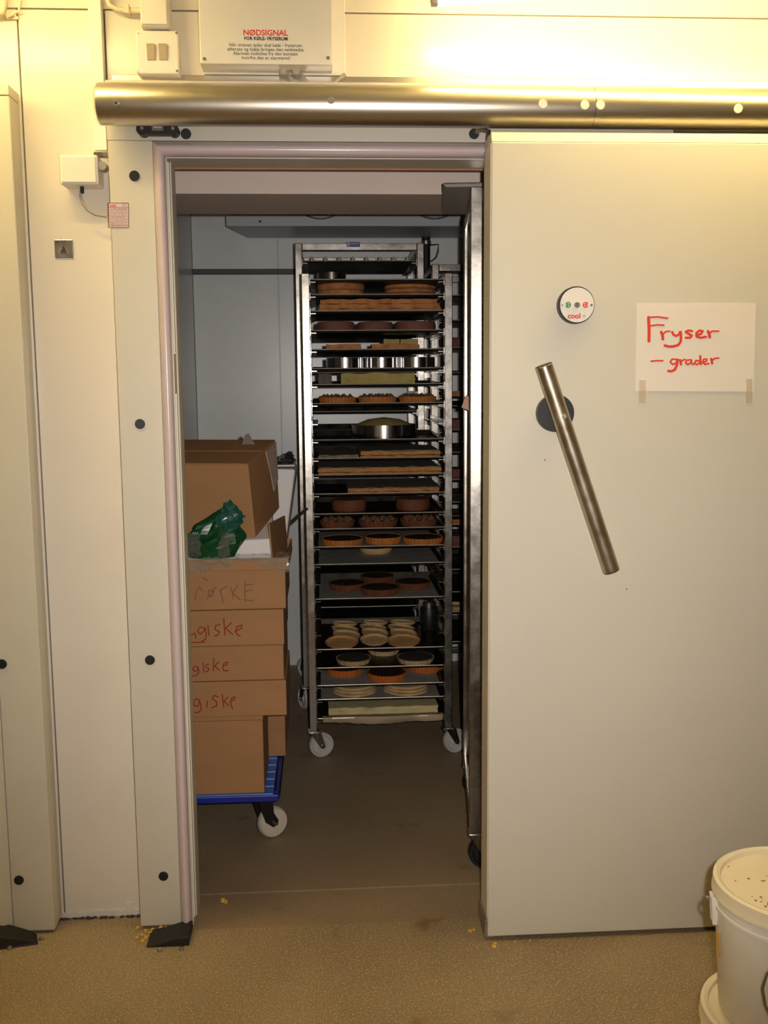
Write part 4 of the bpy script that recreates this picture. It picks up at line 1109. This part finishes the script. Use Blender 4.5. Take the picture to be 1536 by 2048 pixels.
for i in range(0, 21, 1):
    key = i % 4
    for xo in (0.115, 0.26, 0.41):
        if key in (0,):
            place('rA', tart(0.065, 0.028, crust_m, choc_m, None), rloc(xo, 0.09, rlv[i]+0.002), 'orange fluted tart on the %s tray of the trolley beside the sliding door' % ORD[i], 'tart', 'tarts beside the sliding door')
        elif key == 2:
            place('rB', plain_disc(0.066, 0.045, pinkcake_m, 'brown_cake', 151, 0.004), rloc(xo, 0.09, rlv[i]+0.002), 'pinkish brown cake on the %s tray of the trolley beside the sliding door' % ORD[i], 'cake', 'cakes beside the sliding door')
        elif key == 3:
            place('rC', shell(0.064, 0.024), rloc(xo, 0.09, rlv[i]+0.002), 'pale pastry shell on the %s tray of the trolley beside the sliding door' % ORD[i], 'pastry', 'shells beside the sliding door')
# paper flap stuck to the trolley
p = [at(923, 815, 0.42), at(932, 789, 0.42), at(943, 799, 0.42), at(941, 822, 0.42)]
o = MB().prism(p, 'y', 0.42, 0.4215).build('card_tag', mat('pinkish_card', (190, 156, 136), 0.8))
setloc(o, (p[0][0], 0.42, p[0][1])); tag(o, 'small pinkish card tag sticking out of the door side trolley', 'tag')

# ------------------------------------------------------------------ dolly with cartons
DX0, DX1 = -0.60, at(557, 1600, 0.42)[0]; DZ = at(450, 1591, 0.42)[1]; DYF, DYB = 0.42, 1.16
dl = empty('dolly', ((DX0+DX1)/2, DYF, 0)); tag(dl, 'blue plastic transport dolly with white wheels under the cartons', 'dolly')
fr = MB(); fr.box(DX0, DX1, DYF, DYF+0.035, DZ-0.026, DZ-0.004).box(DX0, DX1, DYB-0.035, DYB, DZ-0.026, DZ-0.004).box(DX0, DX0+0.035, DYF+0.035, DYB-0.035, DZ-0.026, DZ-0.004).box(DX1-0.012, DX1, DYF+0.035, DYB-0.035, DZ-0.026, DZ-0.004)
fr.build('frame', blue_m, dl, bevel=0.003)
k = 0; yy = DYF+0.004
while yy < DYB-0.05:
    MB().box(DX0+0.004, DX1-0.016, yy, yy+0.052, DZ-0.018, DZ).build('deck_slat', bluelt_m, dl, bevel=0.002); yy += 0.060
for x, y in ((DX1-0.055, DYF+0.09), (DX0+0.06, DYF+0.09), (DX1-0.11, DYB-0.09), (DX0+0.06, DYB-0.09)):
    r = 0.051; ang = 0.55
    M = Matrix.Translation((x+0.028, y+0.008, r)) @ Matrix.Rotation(ang, 4, 'Z') @ Matrix.Rotation(PI/2, 4, 'X')
    wd = 0.017
    wh = MB().lathe([(0, -wd), (r*0.4, -wd), (r*0.9, -wd), (r, -wd*0.5), (r, wd*0.5), (r*0.9, wd), (r*0.4, wd), (0, wd)], 28, M).build('wheel', wheelw_m, dl, smooth=True)
    fk = MB(); M2 = Matrix.Translation((x, y, 0)) @ Matrix.Rotation(ang, 4, 'Z')
    for sg in (-1, 1):
        poly = [(-0.034, DZ-0.024), (0.020, DZ-0.024), (0.026, 0.085), (0.042, 0.058), (0.040, 0.042), (0.022, 0.038), (-0.006, 0.062)]
        o_ = sg*0.0235; n_ = len(poly)
        fk.add([M2 @ Vector((a, o_-0.002, b)) for a, b in poly]+[M2 @ Vector((a, o_+0.002, b)) for a, b in poly], [tuple(range(n_)), tuple(range(2*n_-1, n_-1, -1))]+[(i, i+n_, (i+1) % n_+n_, (i+1) % n_) for i in range(n_)])
    fk.build('caster_fork', black_m, dl)
    MB().cyl(M @ Vector((0, 0, -0.027)), M @ Vector((0, 0, 0.027)), 0.006, 12).build('axle', steel_m, wh)
rehome(dl)


def carton(label, x0, x1, y0, y1, z0, z1, m=card_m, lip=0.0, group=None, tape=False):
    o = MB().box(x0, x1, y0, y1, z0, z1-(0.002 if lip else 0)).build('carton', m, None, bevel=0.003)
    setloc(o, ((x0+x1)/2, (y0+y1)/2, z0)); tag(o, label, 'carton', group)

    def child(mb, name, mm, bev=0.0):
        c = mb.build(name, mm, o, bevel=bev); c.matrix_parent_inverse = Matrix.Translation(o.location).inverted(); return c
    if lip:
        child(MB().box(x0-0.002, x1+0.002, y0-0.002, y1+0.002, z1-lip, z1), 'lid', m, 0.002)
    return o, child


bxr = at(568, 1400, 0.42)[0]
zs = [at(568, q, 0.42)[1] for q in (1431, 1360, 1290, 1218, 1139)]
rights = [at(q, 1300, 0.425)[0] for q in (571, 567, 569, 574)]
# lower front carton with flap gap
ob, ch = carton('plain brown carton on front edge of blue dolly under the giske stack', -0.575, at(527, 1500, 0.43)[0], 0.43, 0.70, DZ, at(500, 1441, 0.43)[1])
zt_ = at(500, 1441, 0.43)[1]
ch(MB().box(-0.573, at(526, 1440, 0.43)[0]-0.001, 0.436, 0.695, zt_, zs[0]-0.001), 'top_flap', card_m)
ob, ch = carton('plain brown carton set back at the rear of the blue dolly', -0.50, at(571, 1480, 0.74)[0], 0.74, 1.14, DZ, zs[0]-0.001)
labs = ['brown carton marked giske in red, lowest of the stack', 'brown carton marked giske in red, second from stack bottom', 'brown carton marked giske in red, right under the grey lettered one', 'brown carton with faint grey lettering on top of the giske cartons']
def zq(q, ox, oy, sc): return [(ox+x/sc, oy+y/sc) for x, y in q]
zA = lambda q: zq(q, 340, 1250, 4.55)
zB = lambda q: zq(q, 340, 850, 5.12)
giske1 = [[(262, 680), (235, 670), (215, 700), (222, 735), (250, 740), (265, 705), (268, 680), (280, 730), (285, 770), (262, 795), (225, 798)], [(338, 690), (335, 750)], [(440, 655), (400, 640), (385, 670), (425, 700), (425, 735), (380, 752)], [(475, 630), (480, 690), (490, 750)], [(530, 655), (490, 690), (535, 735)], [(545, 700), (590, 675), (590, 652), (560, 665), (550, 710), (565, 750), (570, 765)]]
giske2 = [[(255, 385), (225, 375), (205, 400), (225, 425), (250, 410), (258, 385), (262, 430), (235, 462), (195, 465)], [(300, 345), (310, 430)], [(355, 355), (330, 360), (325, 385), (355, 395), (350, 415), (325, 425)], [(400, 305), (395, 360), (395, 415)], [(440, 340), (405, 375), (450, 410)], [(480, 375), (520, 360), (525, 335), (490, 350), (478, 385), (490, 415), (530, 415)]]
giske3 = [[(180, 95), (225, 75), (235, 120)], [(185, 160), (320, 155)], [(310, 30), (275, 15), (250, 55), (275, 85), (310, 55), (320, 20), (330, 80), (325, 130), (290, 145)], [(345, 0), (355, 95)], [(455, -5), (415, 5), (410, 40), (450, 60), (440, 90), (405, 100)], [(490, -60), (495, 30), (500, 90)], [(560, -20), (505, 30), (570, 85)], [(590, 60), (650, 30), (655, 0), (610, 15), (595, 60), (620, 95), (640, 100)]]
mork = [[(255, 1800), (268, 1700), (305, 1660), (330, 1700)], [(330, 1560), (390, 1590)], [(440, 1700), (400, 1690), (390, 1730), (430, 1760), (450, 1710), (440, 1680)], [(380, 1780), (470, 1660)], [(510, 1690), (530, 1750), (545, 1820)], [(515, 1700), (550, 1670), (590, 1650)], [(625, 1660), (650, 1780)], [(690, 1640), (640, 1720), (720, 1790)], [(770, 1600), (765, 1810)], [(765, 1640), (855, 1630)], [(770, 1700), (840, 1690)], [(770, 1790), (850, 1800)]]
for i in range(4):
    o, ch = carton(labs[i], -0.57, rights[i], 0.42+0.003*(i % 2), 0.775, zs[i]+0.0006, zs[i+1]-0.0006, lip=0.0)
    yf = 0.42+0.003*(i % 2)
    strokes, fn, mm = ((giske1, zA, redpen_m), (giske2, zA, redpen_m), (giske3, zA, redpen_m), (mork, zB, greypen_m))[i]
    mb = MB()
    for s_ in strokes: mb.ribbon([at(px, py, yf) for px, py in fn(s_)], 0.0036 if i < 3 else 0.0030, yf)
    ch(mb, 'handwriting', mm)
# hidden support carton behind, carrying the white crate
o, ch = carton('tall brown carton behind the giske stack under the white crate', -0.50, -0.165, 0.785, 1.15, zs[0], zs[4]-0.01, m=card2_m)
# open shallow carton with foam block, film and raised flap
zc0, zc1 = zs[4]+0.0006, at(500, 1117, 0.41)[1]
xr = at(577, 1125, 0.42)[0]
sc = empty('open_carton', (-0.35, 0.41, zc0)); tag(sc, 'shallow open carton with raised side flap and clear film on top of stack', 'carton')
b = MB(); b.box(-0.575, xr, 0.41, 0.79, zc0, zc0+0.003).box(-0.575, xr, 0.41, 0.414, zc0+0.003, zc1).box(-0.575, xr, 0.786, 0.79, zc0+0.003, zc1).box(-0.575, -0.571, 0.414, 0.786, zc0+0.003, zc1).box(xr-0.004, xr, 0.414, 0.786, zc0+0.003, zc1)
b.build('body', card_m, sc, bevel=0.001)
zf1 = at(562, 1031, 0.6)[1]
fc = [at(547, 1131, 0.425)+(0.425,), at(578, 1123, 0.72)+(0.72,), at(570, 1031, 0.72)+(0.72,), at(539, 1047, 0.43)+(0.43,)]
fc = [Vector((a_, c_, b_)) for a_, b_, c_ in fc]; th_ = Vector((-0.004, 0, 0))
MB().hexa(fc+[p_+th_ for p_ in fc]).build('flap', card2_m, sc, bevel=0.001)
# crumpled clear film over the front edge
nx, ny = 60, 8; vs = []; rnd = random.Random(12)
xa, xb_ = -0.56, xr+0.004
for j in range(ny+1):
    for i in range(nx+1):
        u = i/nx; t_ = j/ny
        if t_ < 0.4: y_, z_ = 0.455-0.055*(t_/0.4), zc1+0.004
        else: y_, z_ = 0.400, zc1+0.004-(0.036+0.012*math.sin(7*u)+(-0.012 if 0.62 < u < 0.80 else 0.004))*((t_-0.4)/0.6)
        nv = noise.noise_vector(Vector((u*26, t_*6, 1.7)))*0.015
        vs.append((xa+(xb_-xa)*u+nv.x*0.5, min(y_+nv.y, 0.404) if t_ >= 0.4 else y_+nv.y*0.4, z_+abs(nv.z)*0.9))
MB().add(vs, [(j*(nx+1)+i, j*(nx+1)+i+1, (j+1)*(nx+1)+i+1, (j+1)*(nx+1)+i) for j in range(ny) for i in range(nx)]).build('clear_film', film_m, sc, smooth=False)
rehome(sc)
zfm = at(511, 1077, 0.48)[1]
fx1 = at(546, 1090, 0.48)[0]
o = MB().hexa([(-0.56, 0.474, zc0+0.0035), (fx1+0.004, 0.474, zc0+0.0035), (fx1-0.012, 0.77, zc0+0.0035), (-0.56, 0.77, zc0+0.0035), (-0.56, 0.478, zfm-0.020), (fx1-0.004, 0.478, zfm-0.001), (fx1-0.012, 0.765, zfm+0.057), (-0.56, 0.765, zfm+0.038)]).build('foam_block', foam_m, None, bevel=0.004)
setloc(o, (-0.36, 0.6, zc0+0.0035)); tag(o, 'white foam block lying in the shallow open carton', 'foam block')
# big closed carton turned on top
fz1 = at(496, 928, 0.48)[1]
pfr = Vector((at(511, 1077, 0.485)[0], 0.485)); ang = math.atan2(0.066, 0.28)
wdir = Vector((math.cos(ang), -math.sin(ang))); ddir = Vector((math.sin(ang), math.cos(ang)))
bw = 0.36
A_ = Vector((at(511, 1077, 0.485)[0], 0.485, zfm+0.0006)); B_ = Vector((at(496, 929, 0.475)[0], 0.475, at(496, 929, 0.475)[1]))
C_ = Vector((at(559, 1016, 0.765)[0], 0.765, at(559, 1016, 0.765)[1])); D_ = Vector((at(551, 881, 0.755)[0], 0.755, at(551, 881, 0.755)[1]))
bc = empty('carton', A_); tag(bc, 'large brown carton tilted askew on the white foam block', 'carton')
wl = Vector((-math.cos(ang), math.sin(ang), 0.0))*bw
MB().hexa([A_+wl, A_, C_, C_+wl, B_+wl, B_, D_, D_+wl]).build('body', card_m, bc, bevel=0.003)
upn = (B_-A_).normalized(); M_ = (B_+D_)/2
for p_, q_ in ((B_, B_.lerp(D_, 0.49)), (B_.lerp(D_, 0.51), D_)):
    i_ = wl.normalized()*0.001
    MB().hexa([p_+wl, p_+i_, q_+i_, q_+wl, p_+wl+upn*0.003, p_+i_+upn*0.003, q_+i_+upn*0.003, q_+wl+upn*0.003]).build('top_flap', card2_m, bc, bevel=0.001)
sn = (C_-A_).cross(B_-A_).normalized()
def sf(u, v): return (A_.lerp(C_, u)).lerp(B_.lerp(D_, u), v)
lp = [sf(0.60, 0.97), sf(0.985, 0.985), sf(0.985, 0.44), sf(0.80, 0.33)]
MB().hexa([p_-sn*0.004 for p_ in lp]+[p_+sn*0.0035 for p_ in lp]).build('paper_label', mat('grubby_label', (196, 176, 160), 0.7, var=0.25, scale=25), bc)
rehome(bc)
# green carrier bag
def bag(name, m, base, rx, ry, h, seed, parts=None):
    vs = []; n_, k_ = 26, 14
    for j in range(k_+1):
        t_ = j/k_; pr = (0.55+0.75*math.sin(PI*min(1, t_*0.75+0.22)))*(1-t_**3*0.75)
        for i in range(n_):
            a = 2*PI*i/n_; nv = noise.noise(Vector((math.cos(a)*2.2+seed, math.sin(a)*2.2, t_*4.5)))*0.42
            q = pr*(1+nv*min(1, t_*3))
            vs.append((rx*q*math.cos(a)+0.014*t_*math.sin(seed)+0.035*t_*t_, ry*q*math.sin(a), h*t_+(0.012*nv if t_ > 0 else 0)))
    fs = [(j*n_+i, j*n_+(i+1) % n_, (j+1)*n_+(i+1) % n_, (j+1)*n_+i) for j in range(k_) for i in range(n_)]+[tuple(range(n_-1, -1, -1)), tuple(k_*n_+i for i in range(n_))]
    o = MB().add(vs, fs).build(name, m, None)
    o.location = base
    return o


gx = at(425, 1112, 0.445)[0]
gb = bag('plastic_bag', green_m, (gx, 0.436, zc1+0.002), 0.066, 0.030, 0.150, 2.3)
tag(gb, 'crumpled dark green plastic bag in front of the askew carton', 'bag')
flp = MB(); n_ = 7; vs = []
for j in range(n_+1):
    for i in range(n_+1):
        u, v_ = i/n_-0.5, j/n_; nv = noise.noise_vector(Vector((u*5, v_*5, 3)))*0.012
        vs.append((0.035+0.050*v_+0.05*u+nv.x, -0.018-0.016*math.sin(PI*v_)+nv.y, 0.150-0.055*v_+0.06*u+nv.z))
flp.add(vs, [(j*(n_+1)+i, j*(n_+1)+i+1, (j+1)*(n_+1)+i+1, (j+1)*(n_+1)+i) for j in range(n_) for i in range(n_)])
flp.build('bag_flap', mat('teal_bag_plastic', (36, 88, 76), 0.28, var=0.2, scale=12), gb)
for dx_, w_ in ((-0.05, 0.022), (0.040, 0.018)):
    vs = []
    for j in range(9):
        for i in range(5):
            u, v_ = i/4-0.5, j/8; nv = noise.noise_vector(Vector((u*4+dx_*50, v_*6, 9)))*0.008
            vs.append((dx_+u*w_*2+nv.x, -0.034-0.005*math.sin(PI*v_)+nv.y, 0.005+0.075*v_+nv.z))
    MB().add(vs, [(j*5+i, j*5+i+1, (j+1)*5+i+1, (j+1)*5+i) for j in range(8) for i in range(4)]).build('clear_window', bag_m, gb)
mb = MB()
for k in range(3): mb.ribbon([(-0.052+0.006*k, 0.078), (-0.049+0.006*k, 0.084), (-0.047+0.006*k, 0.078)], 0.0014, -0.0398)
mb.build('print_mark', mat('pale_green_print', (110, 180, 120), 0.5), gb)
# white crate, black bag and leaning rod behind the cartons
cz0 = zs[4]-0.0095
tp = at(591, 948, 0.87); bt = at(575, 1062, 0.87)
slope = (tp[0]-bt[0])/(tp[1]-bt[1]); czt = at(560, 932, 0.87)[1]
xb0 = tp[0]-slope*(tp[1]-cz0)
cb_ = empty('white_crate', (xb0-0.16, 0.9, cz0)); tag(cb_, 'white tapered plastic crate behind the large askew carton', 'crate')
MB().hexa([(xb0-0.33, 0.89, cz0), (xb0, 0.89, cz0), (xb0+0.004, 1.07, cz0), (xb0-0.33, 1.07, cz0), (xb0-0.36, 0.87, czt), (tp[0], 0.87, czt-0.012), (tp[0]+0.006, 1.09, czt-0.012), (xb0-0.36, 1.09, czt)]).build('body', foam_m, cb_, bevel=0.008)
MB().box(xb0-0.365, tp[0]-0.002, 0.866, 1.094, czt-0.002, czt+0.004).build('lid', foam_m, cb_, bevel=0.002)
rehome(cb_)
gx = at(570, 930, 0.9)[0]
bb = bag('bin_liner', mat('dark_grey_bag', (40, 40, 42), 0.35), (gx, 0.90, czt+0.0045), 0.026, 0.022, 0.042, 5.1); tag(bb, 'scrap of dark grey plastic film on the white crate', 'film')
gx, gz = at(497, 880, 0.72)
o = MB().add([(-0.02, 0, 0), (0.022, 0, 0), (0.012, 0.03, 0), (-0.016, 0.03, 0), (-0.010, 0.01, 0.032), (0.002, 0.012, 0.036)], [(0, 3, 2, 1), (0, 1, 5, 4), (1, 2, 5), (2, 3, 4, 5), (3, 0, 4)]).build('film_tip', mat('mauve_grey_film', (120, 106, 104), 0.4), None)
o.location = (gx, 0.70, at(500, 889, 0.70)[1]); tag(o, 'pointed scrap of mauve grey film standing on the large askew carton', 'film')
r0_ = at(569, 1063, 1.12); r1_ = at(613, 1017, 1.172)
p0 = Vector((r0_[0]-0.03, 1.12, zs[4]-0.006)); p1 = Vector((r1_[0]+0.004, 1.176, r1_[1]))
o = MB().cyl(p0, p1, 0.005, 10).build('rod', mat('dark_rod', (70, 66, 62), 0.4, 0.6), None, smooth=True)
setloc(o, p0); tag(o, 'thin dark rod leaning from the cartons against the trolley post', 'rod')

# ------------------------------------------------------------------ stacked buckets
def bucket(loc, R, Hb, label, group=None, dirt=False, ear=PI, wire=True):
    t = empty('bucket', loc, 0.0); tag(t, label, 'bucket', group)
    MB().lathe([(0, 0), (R*0.86, 0), (R*0.875, 0.004), (R*0.965, Hb-0.05), (R*0.985, Hb-0.05), (R*0.985, Hb-0.044), (R*0.968, Hb-0.042), (R*0.97, Hb-0.010), (R*0.97, Hb-0.0045), (0, Hb-0.0045)], 72).build('body', whitepl_m, t, smooth=True)
    MB().lathe([(0, Hb-0.004), (R*0.90, Hb-0.004), (R*0.91, Hb+0.004), (R*0.955, Hb+0.007), (R*0.995, Hb+0.004), (R, Hb-0.002), (R*1.0, Hb-0.016), (R*1.012, Hb-0.019), (R*1.012, Hb-0.023), (R*0.985, Hb-0.023)], 72).build('lid', mat('bucket_lid', (240, 226, 196), 0.42, var=0.06, scale=9), t, smooth=True)
    for a in ((ear, ear+PI) if wire else ()):
        M = Matrix.Rotation(a, 4, 'Z')
        e = MB()
        for dy in (-0.009, 0.009):
            vs = [M @ Vector(p) for p in ((R*0.95, dy-0.005, Hb-0.085), (R*1.01, dy-0.005, Hb-0.085), (R*1.01, dy+0.005, Hb-0.085), (R*0.95, dy+0.005, Hb-0.085), (R*0.95, dy-0.005, Hb-0.03), (R*1.035, dy-0.005, Hb-0.03), (R*1.035, dy+0.005, Hb-0.03), (R*0.95, dy+0.005, Hb-0.03))]
            e.hexa(vs)
        e.build('handle_ear', whitepl_m, t, bevel=0.001)
    if wire:
        pts = []
        a0 = Vector((math.cos(ear), math.sin(ear), 0)); nr = Vector((a0.y, -a0.x, 0))
        pts.append(a0*(R*1.09)+Vector((0, 0, Hb-0.036))); pts.append(a0*(R*1.0)+Vector((0, 0, Hb-0.036)))
        for k in range(1, 22):
            b_ = PI*k/22
            pts.append(a0*(R*1.06*math.cos(b_))+nr*(R*1.10*math.sin(b_)**0.8)+Vector((0, 0, Hb-0.04-0.155*math.sin(b_))))
        pts.append(-a0*(R*1.0)+Vector((0, 0, Hb-0.036)))
        MB().tube(pts, 0.0022, 8).build('wire_handle', steel_m, t, smooth=True)
    if dirt:
        rnd = random.Random(4); m_ = MB()
        for k in range(42):
            cl = rnd.random() < .6
            x = (-0.075 if cl else -0.02)+rnd.gauss(0, 0.012 if cl else 0.03); y = (-0.055 if cl else 0.055)+rnd.gauss(0, 0.009 if cl else 0.02); r = rnd.uniform(0.0008, 0.0032)
            m_.lathe([(0, 0.0006), (r, 0.0003), (r, -0.0005), (0, -0.0005)], 6, Matrix.Translation((x, y, Hb-0.0037)))
        m_.build('crumbs', mat('brown_crumb', (150, 116, 62), 0.8), t)['kind'] = 'stuff'
    return t


bxc, byc = on(1592, 1772, 0.515)
B1H = 0.255
bucket((bxc-0.008, byc+0.004, 0), 0.156, B1H, 'lower white lidded bucket carrying the other bucket', None, wire=False)
ub = bucket((bxc, byc, B1H+0.0075), 0.150, 0.255, 'upper white lidded bucket with wire handle and crumbs on its lid', None, True, ear=2.93)
# yellow drip on the bucket's side
M = Matrix.Rotation(3.10, 4, 'Z')
vs = [M @ Vector(p) for p in ((0.1442, -0.003, 0.165), (0.1442, 0.003, 0.160), (0.143, 0.009, 0.125), (0.1425, 0.006, 0.115), (0.1465, -0.003, 0.165), (0.1465, 0.003, 0.160), (0.1452, 0.009, 0.125), (0.1447, 0.006, 0.115))]
yw = byc-0.139
wp = [at(px, py, yw) for px, py in ((1660, 1885), (1600, 1905), (1552, 1925), (1533, 1945), (1524, 1975), (1529, 2008), (1545, 2042), (1600, 2075), (1660, 2090))]
MB().tube([(a_-bxc, yw-byc-0.002 if i_ in (2, 3, 4, 5, 6) else (-0.13 if i_ in (1, 7) else -0.10), b_-B1H-0.0075) for i_, (a_, b_) in enumerate(wp)], 0.0024, 8).build('hanging_wire', steel_m, ub, smooth=True)
MB().hexa(vs).build('yellow_drip', mat('yellow_drip', (206, 150, 50), 0.6), ub)
bpy.context.view_layer.update()
